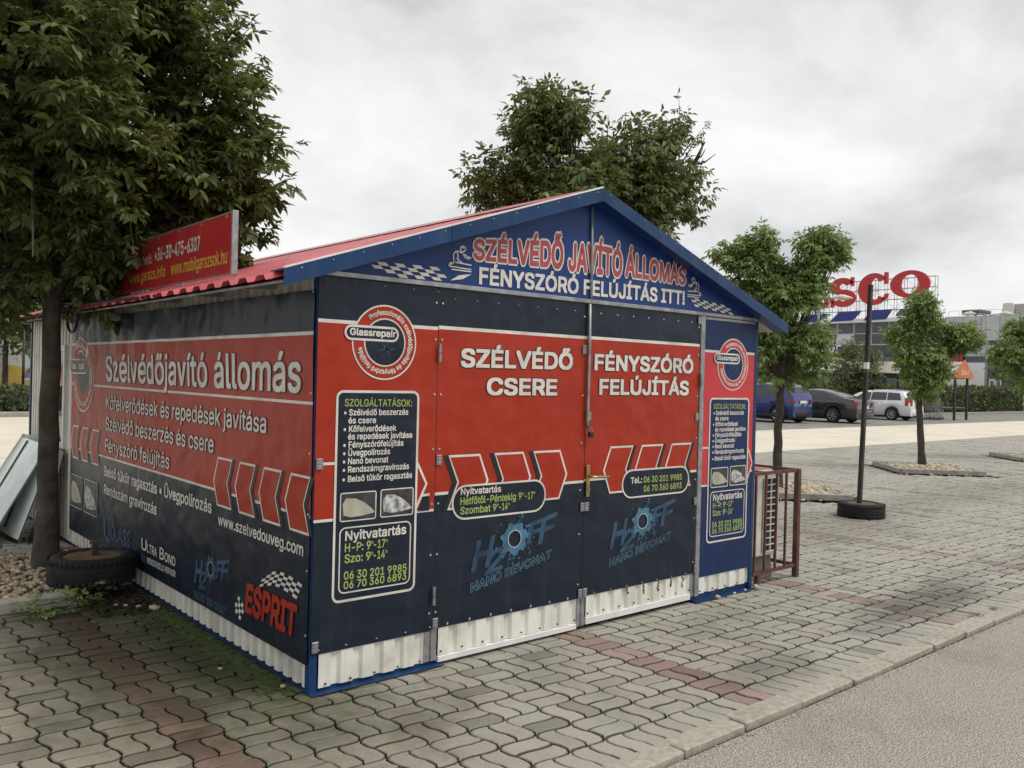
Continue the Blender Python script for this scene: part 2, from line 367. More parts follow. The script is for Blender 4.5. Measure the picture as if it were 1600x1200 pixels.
# kerb of separate stones between paving and asphalt
KERB = pm('kerb_stone', (.40, .365, .30), .85, .12, 30, bump=.5, bscale=90, bdist=.006, dirt=.35, dscale=2)
kb = MB(); kb.add([(-9, -1.575, -.036), (37, -1.575, -.036), (37, -1.39, -.036), (-9, -1.39, -.036)], [(0, 1, 2, 3)]); kerb = kind(kb.build('kerb', SAND), 'structure')
x = -3.0; kr = random.Random(5)
while x < 30:
    L_k = .50+kr.uniform(-.04, .05)
    m = MB(); m.box((-L_k/2+.006, -.066, -.05), (L_k/2-.006, .066, .0), .007)
    o = m.build('kerb_stone', KERB, kerb, loc=(x+L_k/2, -1.466+kr.uniform(-.006, .006), .004+kr.uniform(-.006, .006))); o.rotation_euler = (kr.uniform(-.02, .02), kr.uniform(-.008, .008), kr.uniform(-.015, .015))
    x += L_k

# ------------------------------------------------------------------ lettering
def _font():
    # Blender's own bundled interface face (plain grotesque); its built-in face if that is not there
    try:
        import os
        p = os.path.join(bpy.utils.system_resource('DATAFILES'), 'fonts', 'Inter.woff2')
        return bpy.data.fonts.load(p) if os.path.exists(p) else None
    except Exception: return None
FONT = _font()
def raw_text(s, bold=0.0):
    """outline a string with Blender's text object and fill every contour; weight comes from shifted copies"""
    from mathutils.geometry import tessellate_polygon
    cu = bpy.data.curves.new('lettering', 'FONT'); cu.body = s; cu.size = 1; cu.resolution_u = 3
    if FONT: cu.font = FONT
    ob = bpy.data.objects.new('lettering', cu); COL.objects.link(ob)
    cv = ob.evaluated_get(bpy.context.evaluated_depsgraph_get()).to_curve(bpy.context.evaluated_depsgraph_get())
    cont = []
    for sp in cv.splines:
        bz = sp.bezier_points; P = []
        for a, b in zip(list(bz), list(bz)[1:]+[bz[0]]):
            p0, p1, p2, p3 = a.co, a.handle_right, b.handle_left, b.co
            ch = (p3-p0).length; straight = ch < 1e-6 or ((p1-p0).cross(p3-p0).length+(p2-p0).cross(p3-p0).length)/ch < .004
            for k in range(1 if straight else 4):
                t = k/4; u = 1-t; q = p0*u**3+p1*3*u*u*t+p2*3*u*t*t+p3*t**3
                if not P or abs(q.x-P[-1][0])+abs(q.y-P[-1][1]) > 1e-4: P.append((q.x, q.y))
        if len(P) > 2: cont.append(P)
    ob.to_curve_clear() if hasattr(ob, 'to_curve_clear') else None
    bpy.data.objects.remove(ob); bpy.data.curves.remove(cu)
    def untangle(P):
        # a contour that crosses itself is cut at the crossing into simple loops
        n = len(P)
        for i in range(n):
            a, b = P[i], P[(i+1) % n]
            for j in range(i+2, n):
                if (j+1) % n == i: continue
                c, d = P[j], P[(j+1) % n]; den = (b[0]-a[0])*(d[1]-c[1])-(b[1]-a[1])*(d[0]-c[0])
                if abs(den) < 1e-9: continue
                t = ((c[0]-a[0])*(d[1]-c[1])-(c[1]-a[1])*(d[0]-c[0]))/den; u = ((c[0]-a[0])*(b[1]-a[1])-(c[1]-a[1])*(b[0]-a[0]))/den
                if 1e-6 < t < 1-1e-6 and 1e-6 < u < 1-1e-6:
                    X = (a[0]+(b[0]-a[0])*t, a[1]+(b[1]-a[1])*t)
                    return untangle([X]+P[i+1:j+1])+untangle(P[:i+1]+[X]+P[j+1:])
        return [P] if n > 2 else []
    if 'R' in s: cont = [q for P in cont for q in untangle(P)]
    area = lambda P: sum(a[0]*b[1]-b[0]*a[1] for a, b in zip(P, P[1:]+P[:1]))/2
    def inside(p, P):
        c = False
        for a, b in zip(P, P[1:]+P[:1]):
            if (a[1] > p[1]) != (b[1] > p[1]) and p[0] < (b[0]-a[0])*(p[1]-a[1])/(b[1]-a[1])+a[0]: c = not c
        return c
    ar = [area(P) for P in cont]; sgn = np.sign(sum(ar)) or 1
    outer = [i for i, a in enumerate(ar) if a*sgn > 0]; holes = {i: [] for i in outer}
    for j, a in enumerate(ar):
        if a*sgn < 0:
            for i in outer:
                if inside(cont[j][0], cont[i]) and abs(ar[i]) > abs(a): holes[i].append(cont[j])
    shifts = [(0, 0)] if not bold else [(bold, bold), (-bold, bold), (-bold, -bold), (bold, -bold)] if bold < .03 else [(bold*math.cos(a), bold*math.sin(a)) for a in np.arange(8)*math.pi/4+math.pi/8]+[(bold*.4, 0), (-bold*.4, 0)]
    co = []; f = []; lay = []; n = 0
    for q, i in enumerate(outer):
        loops = [cont[i]]+holes[i]; flat_ = [p for l in loops for p in l]
        tr = tessellate_polygon([[Vector((*p, 0)) for p in l] for l in loops])
        for si, (sx, sy) in enumerate(shifts):
            co += [(x+sx, y+sy) for x, y in flat_]; lay += [(si*2+q % 2)*3e-5]*len(flat_); f += [tuple(n+k for k in t) for t in tr]; n += len(flat_)
    return np.array(co, np.float32), f, np.array(lay)
_c, _, _ = raw_text('H'); CAPH = float(_c[:, 1].max())
def FR(u, v, d): return (u, -d, v)
def fold(y, z):
    """slack folds of the long banner: strongest at the top far end"""
    top = min(1, max(0, (z-1.42)/.55)); far = min(1, max(0, (y-.4)/3.2))
    a = top**1.3*(.25+.75*far)
    return a*(.020*(1+math.sin(y*9.0+3*math.sin(y*2.3)+z*5))+.009*(1+math.sin(y*21+4*math.sin(z*4+y)))+.004*(1+math.sin(y*43+z*9)))+.0014*math.sin(y*3.1+z*2)*math.sin(z*4.2)
def LF(u, v, d): return (-d-.012-fold(u, v), u, v)
def letter(parent, fr, s, p0, p1, cap, mat, d=.003, bold=.018, outline=None, ow=.035, shear=0, name='lettering', arch=None, thick=0):
    """a line of print from p0 to p1 (baseline ends on the wall), cap height in metres"""
    def mesh(bold, d, mt):
        co, f, ly = raw_text(s, max(0, bold))
        xa, xb = co[:, 0].min()+max(0, bold), co[:, 0].max()-max(0, bold); t = (co[:, 0]-xa)/(xb-xa); h = co[:, 1]/CAPH
        m = MB(); vs = []
        for a, b, l_ in zip(t, h, ly):
            c_ = cap if arch is None else cap*arch(a)
            vs.append(fr(p0[0]+(p1[0]-p0[0])*a+shear*b*cap, p0[1]+(p1[1]-p0[1])*a+b*c_, d+l_))
        if thick:
            n = len(vs); vs2 = [fr(p0[0]+(p1[0]-p0[0])*a+shear*b*cap, p0[1]+(p1[1]-p0[1])*a+b*cap, d-thick) for a, b in zip(t, h)]
            from collections import Counter
            ed = Counter(tuple(sorted((q[k], q[(k+1) % len(q)]))) for q in f for k in range(len(q)))
            m.add(vs+vs2, list(f)+[tuple(n+i for i in q) for q in f]+[(a, b, n+b, n+a) for (a, b), c in ed.items() if c == 1])
        else: m.add(vs, f)
        return m
    o = mesh(bold, d, mat).build(name, mat, parent)
    if outline: mesh(bold+ow, d-.0012, outline).build(name+'_outline', outline, parent)
    return o
def flat(parent, fr, poly, mat, d, name):
    m = MB(); m.add([fr(u, v, d) for u, v in poly], [tuple(range(len(poly)))]); return m.build(name, mat, parent)
def rrect(u0, v0, u1, v1, r, n=6):
    P = []
    s = 1 if u1 > u0 else -1
    for (cx, cy, a0) in ((u1-s*r, v1-r, 0), (u0+s*r, v1-r, 90), (u0+s*r, v0+r, 180), (u1-s*r, v0+r, 270)):
        for k in range(n+1):
            a = R(a0+90*k/n); P.append((cx+s*r*math.cos(a), cy+r*math.sin(a)))
    return P
def disc(cx, cy, rx, ry, n=48): return [(cx+rx*math.cos(2*math.pi*k/n), cy+ry*math.sin(2*math.pi*k/n)) for k in range(n)]
def ring(parent, fr, cx, cy, r1, r0, mat, d, name, sx=1, n=64):
    m = MB(); vs = []
    for k in range(n):
        a = 2*math.pi*k/n; vs += [fr(cx+sx*r1*math.cos(a), cy+r1*math.sin(a), d), fr(cx+sx*r0*math.cos(a), cy+r0*math.sin(a), d)]
    m.add(vs, [(2*k, 2*((k+1) % n), 2*((k+1) % n)+1, 2*k+1) for k in range(n)]); return m.build(name, mat, parent)
def arc_text(parent, fr, s, cx, cy, r, a0, a1, cap, mat, d, dirn=1):
    """letters set round a circle, clockwise from angle a0 to a1 (degrees)"""
    co, f, ly = raw_text(s, .02); xa, xb = co[:, 0].min(), co[:, 0].max()
    m = MB(); vs = []
    for (x, y), l_ in zip(co, ly):
        a = R(a0+(a1-a0)*(x-xa)/(xb-xa)); rr = r+y/CAPH*cap; vs.append(fr(cx+dirn*rr*math.cos(a), cy+rr*math.sin(a), d+l_))
    m.add(vs, f); return m.build('lettering', mat, parent)
def emblem(parent, fr, cx, cy, r, dirn, red, navy, ptilt=-.012):
    """round repair-shop emblem with a name pill"""
    ring(parent, fr, cx, cy, r, 0.0001, WHB, .0030, 'emblem_rim', dirn); ring(parent, fr, cx, cy, r*.955, .0001, red, .0040, 'emblem_ring', dirn)
    ring(parent, fr, cx, cy, r*.645, .0001, WHB, .0050, 'emblem_rim', dirn); ring(parent, fr, cx, cy, r*.605, .0001, navy, .0058, 'emblem_disc', dirn)
    m = MB(); rr = random.Random(3)     # cracked-glass star printed in the middle
    for k in range(11):
        a = rr.uniform(0, 6.28); p = (cx+dirn*.05*r, cy-.18*r); ln = r*rr.uniform(.15, .36); q = (p[0]+ln*math.cos(a), p[1]+ln*math.sin(a)); w = .004
        m.add([fr(p[0]-w*math.sin(a), p[1]+w*math.cos(a), .0066), fr(q[0], q[1], .0066), fr(p[0]+w*math.sin(a), p[1]-w*math.cos(a), .0066)], [(0, 1, 2)])
    m.build('crack_print', DBL, parent)
    arc_text(parent, fr, 'Professzionális szélvédőjavítás és fényszóró felújítás', cx, cy, r*.735, 128, -168, r*.13, WHB, .0066, dirn)
    u0, u1 = cx-dirn*1.23*r, cx+dirn*.42*r; v0, v1 = cy+.02*r, cy+.42*r
    for g, mt, d in ((0, WHB, .0068), (.012, navy, .0076)):
        m = MB(); P = rrect(u0+dirn*g, v0+g, u1-dirn*g, v1-g, .199*r-g); m.add([fr(a, b, d) for a, b in P], [tuple(range(len(P)))]); m.build('name_pill', mt, parent)
    letter(parent, fr, 'Glassrepair', (cx-dirn*1.07*r, cy+.155*r), (cx+dirn*.31*r, cy+.155*r), r*.17, WHB, .0086, .022)
def frame_rect(parent, fr, u0, v0, u1, v1, r, w, mat, d, fill=None, name='print_frame'):
    o = MB(); A = rrect(u0, v0, u1, v1, r); s = 1 if u1 > u0 else -1; B = rrect(u0+s*w, v0+w, u1-s*w, v1-w, max(.002, r-w)); n = len(A)
    o.add([fr(a, b, d) for a, b in A]+[fr(a, b, d) for a, b in B], [(k, (k+1) % n, n+(k+1) % n, n+k) for k in range(n)]); o.build(name, mat, parent)
    if fill:
        m = MB(); m.add([fr(a, b, d) for a, b in B], [tuple(range(n))]); m.build('print_field', fill, parent)
HL1 = pm('print_dull_headlamp', (.52, .50, .40), .4, .2, 9, col2=(.34, .33, .26)); HL2 = pm('print_clear_headlamp', (.66, .66, .64), .4, .4, 34, col2=(.16, .16, .17), detail=1); PHB = pm('print_photo_dark', (.05, .05, .055), .4, .4, 12)
def lamp_photo(parent, fr, u0, v0, u1, v1, clear):
    frame_rect(parent, fr, u0, v0, u1, v1, .014, .006, WHB, .0052, PHB, 'photo_frame')
    w, h = u1-u0, v1-v0
    P = [(.10, .22), (.07, .62), (.16, .80), (.42, .78), (.66, .62), (.86, .40), (.96, .24), (.6, .16), (.3, .14)]
    flat(parent, fr, [(u0+a*w, v0+b*h) for a, b in P], HL2 if clear else HL1, .0062, 'headlamp_print')
def chevron(parent, fr, u, v0, v1, w, tip, mat, ink):
    """arrow block: u = back edge, pointing along the sign of w"""
    vm = (v0+v1)/2; s = 1 if w > 0 else -1
    def shp(g, o=0): return [(u+o+s*g, v0+g), (u+o+w-s*g*.6, v0+g), (u+o+w+tip-s*g*1.2, vm), (u+o+w-s*g*.6, v1-g), (u+o+s*g, v1-g), (u+o+tip+s*g*.9, vm)]
    def poly(P, m_, d, nm):
        m = MB(); m.add([fr(a, b, d) for a, b in P], [(0, 1, 2, 5), (5, 2, 3, 4)]); m.build(nm, m_, parent)
    poly(shp(0, -s*.035), ink, .0026, 'chevron_shadow'); poly(shp(0), WHB, .0034, 'chevron_rim'); poly(shp(.013), mat, .0042, 'chevron')
def splat(parent, fr, cx, cy, r, s, mat):
    rr = random.Random(11); m = MB(); n = 60; vs = []
    for k in range(n):
        a = 2*math.pi*k/n; o = r*(.98+.10*math.sin(a*7)+.05*math.sin(a*13+1)+rr.uniform(-.05, .05)); vs += [fr(cx+s*o*math.cos(a), cy+o*.92*math.sin(a), .004), fr(cx+s*r*.48*math.cos(a), cy+r*.48*math.sin(a), .004)]
    m.add(vs, [(2*k, 2*((k+1) % n), 2*((k+1) % n)+1, 2*k+1) for k in range(n)])
    for k in range(46):
        a = rr.uniform(0, 6.28); q = r*rr.uniform(1.1, 1.55); e = rr.uniform(.003, .008); c_ = (cx+s*q*math.cos(a), cy+q*math.sin(a)); m.add([fr(x, y, .0042) for x, y in disc(c_[0], c_[1], e, e, 6)], [tuple(range(6))])
        if k % 3 == 0:
            w = .0022; p = (cx+s*r*.95*math.cos(a), cy+r*.9*math.sin(a)); m.add([fr(p[0]-w*math.sin(a), p[1]+w*math.cos(a), .0041), fr(p[0]+w*math.sin(a), p[1]-w*math.cos(a), .0041), fr(*c_, .0041)], [(0, 1, 2)])
    m.build('splash_print', mat, parent)
    ring(parent, fr, cx, cy, r*.52, r*.47, pm_cache('print_pale_ring', (.45, .55, .6)), .0048, 'ring_print', s)
def pm_cache(n, c, **k): return MATS.get(n) or pm(n, c, **k)

# ------------------------------------------------------------------ the repair kiosk
KW, KL, ZE = 3.774, 6.28, 2.085
K = thing('repair_kiosk', 'red and navy banner-clad repair kiosk with blue gable, chequered flags and red roof', 'kiosk')
def corrugated(name, fr, u0, u1, z0, z1, per, dep, d, mat, flatfrac=.55, parent=K, topz=None):
    m = MB(); n = int(round((u1-u0)/per)); us = []; ds = []
    for k in range(n):
        a = u0+(u1-u0)*k/n; p = (u1-u0)/n; us += [a, a+p*flatfrac*.5, a+p*(flatfrac*.5+.12), a+p*(.88-flatfrac*.0)]; ds += [0, 0, -dep, -dep]
    us.append(u1); ds.append(0); vs = []
    for a, b in zip(us, ds):
        zt = z1 if topz is None else topz(a); vs += [fr(a, z0, d+b), fr(a, zt, d+b), ]
    m.add(vs, [(2*k, 2*k+2, 2*k+3, 2*k+1) for k in range(len(us)-1)]); return m.build(name, mat, parent)
def LW(u, v, d): return (-d, u, v)
def RW(u, v, d): return (KW+d, u, v)
def BW(u, v, d): return (u, KL+d, v)
apex = lambda x: 2.68-abs(x-KW/2)*.335
corrugated('wall_sheet', LW, .03, KL-.03, .028, 2.075, .105, .024, -.003, SHEETL, .95)
corrugated('wall_sheet', RW, .03, KL-.03, .04, 2.075, .105, .024, -.003, SHEETL, .95)
corrugated('wall_sheet', BW, .03, KW-.03, .04, 2.075, .105, .024, -.003, SHEETL, .95, topz=lambda u: apex(u))
def fsheet(u0, u1, z0, z1): return corrugated('wall_sheet', FR, u0, u1, z0, z1, .14, .016, -.004, SHEET, 1.05)
fsheet(.052, .685, .028, 2.06); fsheet(.782, 1.856, .052, 2.04); fsheet(1.945, 3.012, .075, 2.04); fsheet(3.116, 3.755, .055, 2.06)
mb = lambda: MB()
mb().box((-.001, .0055, .002), (.045, .048, 2.10), .003).build('corner_post', TRIM, K)
mb().box((KW-.028, -.004, .002), (KW+.012, .048, 2.12), .003).build('corner_post', TRIM, K)
mb().box((-.004, KL-.05, .002), (.045, KL+.004, 2.08), .003).build('corner_post', TRIM, K)
mb().box((KW-.045, KL-.05, .002), (KW+.004, KL+.004, 2.08), .003).build('corner_post', TRIM, K)
for x0, x1 in ((.688, .729), (.734, .775)): mb().box((x0, .0055, .028), (x1, .045, 2.075), .003).build('door_frame_post', GAL, K)
for x0, x1 in ((1.862, 1.897), (1.902, 1.938)): mb().box((x0, .0055, .024), (x1, .045, 2.07), .003).build('door_frame_post', GAL, K)
mb().box((3.020, .0055, .045), (3.058, .045, 2.075), .003).build('door_frame_post', GAL, K)
mb().box((3.062, -.008, .045), (3.108, .045, 2.095), .003).build('door_frame_post', GAL, K)
for x0, x1, z0, z1 in ((.78, 1.858, .016, .050), (1.942, 3.016, .030, .074)): mb().box((x0, -.004, z0), (x1, .05, z1), .003).build('door_bottom_rail', WHITE, K)
# blue sill angles on the ground, each with a standing web behind the sheet
for x0, x1 in ((.0, .80), (3.055, KW+.01)):
    m = MB(); m.box((x0, -.035, .0065), (x1, .06, .0105)); m.box((x0, .022, .0105), (x1, .030, .08)); m.build('base_angle', TRIM, K)
m = MB(); m.box((.004, .05, .0065), (.06, KL, .0105)); m.box((.029, .05, .0105), (.034, KL, .08)); m.build('base_angle', TRIM, K)
# galvanised head beam under the gable
mb().box((.03, -.014, 2.086), (KW-.005, .04, 2.112), .003).build('head_beam', GAL, K)
mb().box((3.112, -.004, 2.062), (KW-.03, .04, 2.082), .002).build('door_head', GAL, K)
# inner dark lining so that nothing shows through gaps
mb().box((.10, .10, .02), (KW-.10, KL-.10, 2.05)).build('inner_lining', DARK, K)

# gable wall
gz = lambda x: 2.745-abs(x-KW/2)*.345
m = MB(); P = [(.02, 2.112), (KW-.02, 2.112), (KW/2, gz(KW/2))]; m.prism(P, -.03, -.001, FR); gable = m.build('gable_panel', GABL, K)
mb().tube([(1.898, -.006, 2.70), (1.905, -.012, 2.4), (1.912, -.006, 2.085)], .010, 8).build('gable_seam_pole', GAL, K, True)
letter(gable, FR, 'SZÉLVÉDŐ', (.965, 2.268), (1.655, 2.288), .105, TITR, .003, .030, WHB, .045, arch=lambda t: 1+.5*t)
letter(gable, FR, 'JAVÍTÓ', (1.712, 2.283), (2.195, 2.290), .160, TITR, .003, .030, WHB, .045, arch=lambda t: .98+.08*math.sin(math.pi*t))
letter(gable, FR, 'ÁLLOMÁS', (2.238, 2.298), (2.863, 2.294), .150, TITR, .003, .030, WHB, .045, arch=lambda t: 1-.28*t)
letter(gable, FR, 'FÉNYSZÓRÓ FELÚJÍTÁS ITT!', (1.008, 2.132), (2.858, 2.152), .090, WHB, .003, .024)
def checker(parent, fr, pu, pv, nu, nv, mat, skip=lambda i, j: False, bend=lambda s: 0):
    """chequered flag: alternate diamonds spanned by two edge vectors"""
    m = MB(); o, a, b = pu
    def pt(s, t): q = bend(s); return (o[0]+a[0]*s+b[0]*t, o[1]+a[1]*s+b[1]*t+q)
    for i in range(nu):
        for j in range(nv):
            if (i+j) % 2 or skip(i, j): continue
            s0, s1, t0, t1 = i/nu, (i+1)/nu, j/nv, (j+1)/nv
            m.add([fr(*pt(s0, t0), .0045), fr(*pt(s1, t0), .0045), fr(*pt(s1, t1), .0045), fr(*pt(s0, t1), .0045)], [(0, 1, 2, 3)])
    m.build('chequered_flag', mat, parent)
checker(gable, FR, ((.36, 2.112), (.44, .012), (-.09, .070)), None, 8, 4, WHB, lambda i, j: i == 0 and j == 0)
flat(gable, FR, [(.80, 2.13), (.86, 2.165), (.945, 2.178), (.885, 2.145)], WHB, .0045, 'chequered_flag')
checker(gable, FR, ((2.98, 2.146), (.47, -.032), (-.065, .062)), None, 9, 4, WHB, lambda i, j: i == 8 and j == 3)
def line_art(parent, fr, o, s, strokes, mat, w=.0035):
    m = MB()
    for st in strokes:
        for a, b in zip(st[:-1], st[1:]):
            p = Vector((o[0]+s[0]*a[0], o[1]+s[1]*a[1])); q = Vector((o[0]+s[0]*b[0], o[1]+s[1]*b[1])); t = (q-p).normalized()*w; nrm = Vector((-t.y, t.x))
            m.add([fr(*(p+nrm), .0046), fr(*(q+nrm), .0046), fr(*(q-nrm), .0046), fr(*(p-nrm), .0046)], [(0, 1, 2, 3)])
    m.build('worker_print', mat, parent)
fig = [[(.15, .05), (1, .05)], [(.05, .16), (1, .13)], [(.1, .22), (.3, .34), (1, .30)], [(.05, .16), (.08, .28), (.3, .34)], [(.25, .38), (.22, .62), (.34, .78), (.62, .72), (.85, .60), (.98, .58)], [(.34, .78), (.42, .62), (.40, .42), (.6, .36)],
       [(.62, .72), (.70, .58), (.9, .52)], [(.52, .80), (.50, .93), (.60, 1.0), (.72, .96), (.74, .86), (.64, .78), (.52, .80)], [(.50, .93), (.62, .93), (.76, .93)], [(.34, .50), (.46, .46), (.52, .38)]]
line_art(gable, FR, (.78, 2.185), (.165, .145), fig, WHB)
line_art(gable, FR, (3.055, 2.205), (-.165, .145), fig, WHB)

# banners on the front: bands of print colour
def banner(name, fr, u0, u1, bands, nu=40, d=.0):
    m = MB(); zs = []
    for (za, zb_, mi) in bands:
        k = max(1, int((zb_-za)/.07))
        for q in range(k): zs.append((za+(zb_-za)*q/k, za+(zb_-za)*(q+1)/k, mi))
    for (za, zb_, mi) in zs:
        m.cur = mi
        for q in range(nu):
            a, b = u0+(u1-u0)*q/nu, u0+(u1-u0)*(q+1)/nu
            m.add([fr(a, za, d), fr(b, za, d), fr(b, zb_, d), fr(a, zb_, d)], [(0, 1, 2, 3)])
    return m
def front_banner(u0, u1, bands, mats, label=None):
    m = banner('banner', FR, u0, u1, bands, 12); o = m.build('banner', mats, K)
    # folded hem gives the sheet its thickness
    h = MB(); z0, z1 = bands[0][0], bands[-1][1]
    h.box((u0+.001, .0005, z0), (u1-.001, .004, z1)); h.build('banner_backing', DARK, o)
    return o
NRW = [NAVY, REDB, WHB]; BRW = [BLUEP, REDP, WHB]
bA = front_banner(.004, .729, [(.200, .858, 0), (.858, .872, 2), (.872, 1.852, 1), (1.852, 1.870, 2), (1.870, 2.082, 0)], NRW)
bB = front_banner(.734, 1.892, [(.208, .944, 0), (.944, .960, 2), (.960, 1.858, 1), (1.858, 1.877, 2), (1.877, 2.084, 0)], NRW)
bC = front_banner(1.898, 3.053, [(.216, .952, 0), (.952, .968, 2), (.968, 1.860, 1), (1.860, 1.879, 2), (1.879, 2.084, 0)], NRW)
bD = front_banner(3.112, 3.746, [(.176, .838, 0), (.838, .852, 2), (.852, 1.824, 1), (1.824, 1.842, 2), (1.842, 2.060, 0)], BRW)
def service_panel(b, ou, oz, red, navy, arrow=True):
    fr = FR; u = lambda v: ou+v; z = lambda v: oz+v
    emblem(b, fr, u(.389), z(1.768), .196, 1, red, navy)
    if arrow:
        for zz in (1.142,): flat(b, fr, [(u(.03), z(zz)), (u(.12), z(zz)), (u(.12), z(zz+.014)), (u(.03), z(zz+.014))], WHB, .002, 'stripe_print')
        P = [(u(.60), z(1.165)), (u(.682), z(1.013)), (u(.605), z(.860))]; g = .013
        m = MB(); m.add([fr(P[0][0], P[0][1], .0026), fr(P[1][0], P[1][1], .0026), fr(P[2][0], P[2][1], .0026), fr(P[2][0]-g*1.2, P[2][1], .0026), fr(P[1][0]-g*1.2, P[1][1], .0026), fr(P[0][0]-g*1.2, P[0][1], .0026)], [(0, 1, 4, 5), (1, 2, 3, 4)]); m.build('arrow_print', WHB, b)
        flat(b, fr, [(u(.64), z(.944)), (u(.697), z(.946)), (u(.697), z(.960)), (u(.65), z(.958))], WHB, .0024, 'stripe_print')
        flat(b, fr, [(u(.655), z(.944)), (u(.697), z(.946)), (u(.697), z(.866)), (u(.62), z(.866))], navy, .0023, 'field_print')
    frame_rect(b, fr, u(.112), z(.441), u(.614), z(1.517), .04, .013, WHB, .0034, navy)
    d = .0046
    letter(b, fr, 'SZOLGÁLTATÁSOK:', (u(.161), z(1.436)), (u(.566), z(1.434)), .036, GRN, d, .006)
    rows = [('• Szélvédő beszerzés', .158, .543, 1.390), ('és csere', .184, .345, 1.349), ('• Kőfelverődések', .158, .470, 1.306), ('és repedések javítása', .184, .571, 1.267), ('• Fényszórófelújítás', .158, .517, 1.226),
            ('• Üvegpolírozás', .158, .435, 1.184), ('• Nanó bevonat', .158, .425, 1.142), ('• Rendszámgravírozás', .158, .556, 1.100), ('• Belső tükör ragasztás', .158, .577, 1.052)]
    for s, a, c, zz in rows: letter(b, fr, s, (u(a), z(zz)), (u(c), z(zz)), .030, WHB, d, .016)
    lamp_photo(b, fr, u(.146), z(.850), u(.359), z(.998), False); lamp_photo(b, fr, u(.383), z(.852), u(.590), z(1.001), True)
    frame_rect(b, fr, u(.147), z(.485), u(.580), z(.822), .035, .007, WHB, .0044)
    letter(b, fr, 'Nyitvatartás', (u(.182), z(.754)), (u(.547), z(.754)), .047, WHB, d, .016)
    for s, zz in (('H-P: 9', .696), ('Szo: 9', .640)):
        letter(b, fr, s, (u(.181), z(zz)), (u(.331), z(zz)), .042, GRN, d, .014); letter(b, fr, '-17' if s[0] == 'H' else '-14', (u(.351), z(zz)), (u(.418), z(zz)), .042, GRN, d, .014)
        for q in (.335, .423): letter(b, fr, 'h', (u(q), z(zz+.024)), (u(q+.012), z(zz+.024)), .018, GRN, d, .006)
    letter(b, fr, '06 30 201 9985', (u(.179), z(.556)), (u(.556), z(.551)), .040, GRN, d, .012); letter(b, fr, '06 70 360 6893', (u(.179), z(.508)), (u(.556), z(.508)), .038, GRN, d, .012)
service_panel(bA, 0, 0, REDB, NAVY)
service_panel(bD, 3.074, -.026, REDP, BLUEP)
letter(bB, FR, 'SZÉLVÉDŐ', (.893, 1.658), (1.760, 1.665), .096, WHB, .004, .026, INK, .026)
letter(bB, FR, 'CSERE', (1.086, 1.502), (1.630, 1.503), .092, WHB, .004, .026, INK, .026)
letter(bC, FR, 'FÉNYSZÓRÓ', (1.968, 1.667), (2.973, 1.669), .096, WHB, .004, .026, INK, .026)
letter(bC, FR, 'FELÚJÍTÁS', (2.018, 1.510), (2.928, 1.512), .094, WHB, .004, .026, INK, .026)
for u in (.818, 1.148, 1.452): chevron(bB, FR, u, .856, 1.162, .225, .066, REDB, INK)
for u in (2.357, 2.668, 2.985): chevron(bC, FR, u, .858, 1.168, -.225, -.066, REDB, INK)
flat(bB, FR, [(.74, .944), (1.47, .944), (1.44, .862), (.74, .862)], NAVY, .0030+.0016, 'field_print') if False else None
frame_rect(bB, FR, .848, .793, 1.562, .990, .095, .011, WHB, .0052, NAVY, 'pill_frame')
letter(bB, FR, 'Nyitvatartás', (.909, .936), (1.202, .934), .036, WHB, .0064, .016)
for s_, u0_, u1_, zz in (('Hétfőtől-Péntekig 9', .907, 1.362, .879), ('-17', 1.393, 1.455, .876), ('Szombat 9', .909, 1.170, .826), ('-14', 1.193, 1.255, .826)): letter(bB, FR, s_, (u0_, zz), (u1_, zz), .040, GRN, .0064, .012)
for u, zz in ((1.370, .902), (1.461, .902), (1.175, .850), (1.259, .850)): letter(bB, FR, 'h', (u, zz), (u+.012, zz), .018, GRN, .0064, .006)
frame_rect(bC, FR, 2.250, .812, 2.962, 1.006, .095, .011, WHB, .0052, NAVY, 'pill_frame')
letter(bC, FR, 'Tel.:', (2.337, .912), (2.448, .912), .040, WHB, .0064, .016)
letter(bC, FR, '06 30 201 9985', (2.468, .911), (2.878, .908), .040, GRN, .0064, .012); letter(bC, FR, '06 70 360 6893', (2.470, .849), (2.878, .847), .040, GRN, .0064, .012)
def h2off(b, fr, cx, cy, k, s, big, hue, hue2, tilt=.20):
    q = lambda a, c: (cx+s*a*k, cy+c*k)
    letter(b, fr, 'H', q(-.315, -.155), q(-.195, -.135), .165*k, hue2, .003, .03, shear=s*.22); letter(b, fr, '2', q(-.215, -.185), q(-.100, -.165), .125*k, hue2, .0032, .03, shear=s*.2)
    splat(b, fr, cx, cy, .102*k, s, hue)
    letter(b, fr, 'F', q(.10, -.045), q(.190, -.028), .125*k, hue2, .003, .025, shear=s*.22); letter(b, fr, 'F', q(.195, -.050), q(.305, -.025), .150*k, hue2, .003, .025, shear=s*.22)
    letter(b, fr, 'NANO BEVONAT', q(-.318, -.272), q(.300, -.272+.618*tilt), .047*k, MATS['print_outline_blue'], .003, .034); letter(b, fr, 'NANO BEVONAT', q(-.318, -.272), q(.300, -.272+.618*tilt), .047*k, NAVY, .0038, .010)
pm('print_outline_blue', lin(120, 165, 195), .42, .2, 9)
h2off(bB, FR, 1.319, .647, 1, 1, True, LBL, MBL); h2off(bC, FR, 2.471, .648, 1, 1, True, LBL, MBL)

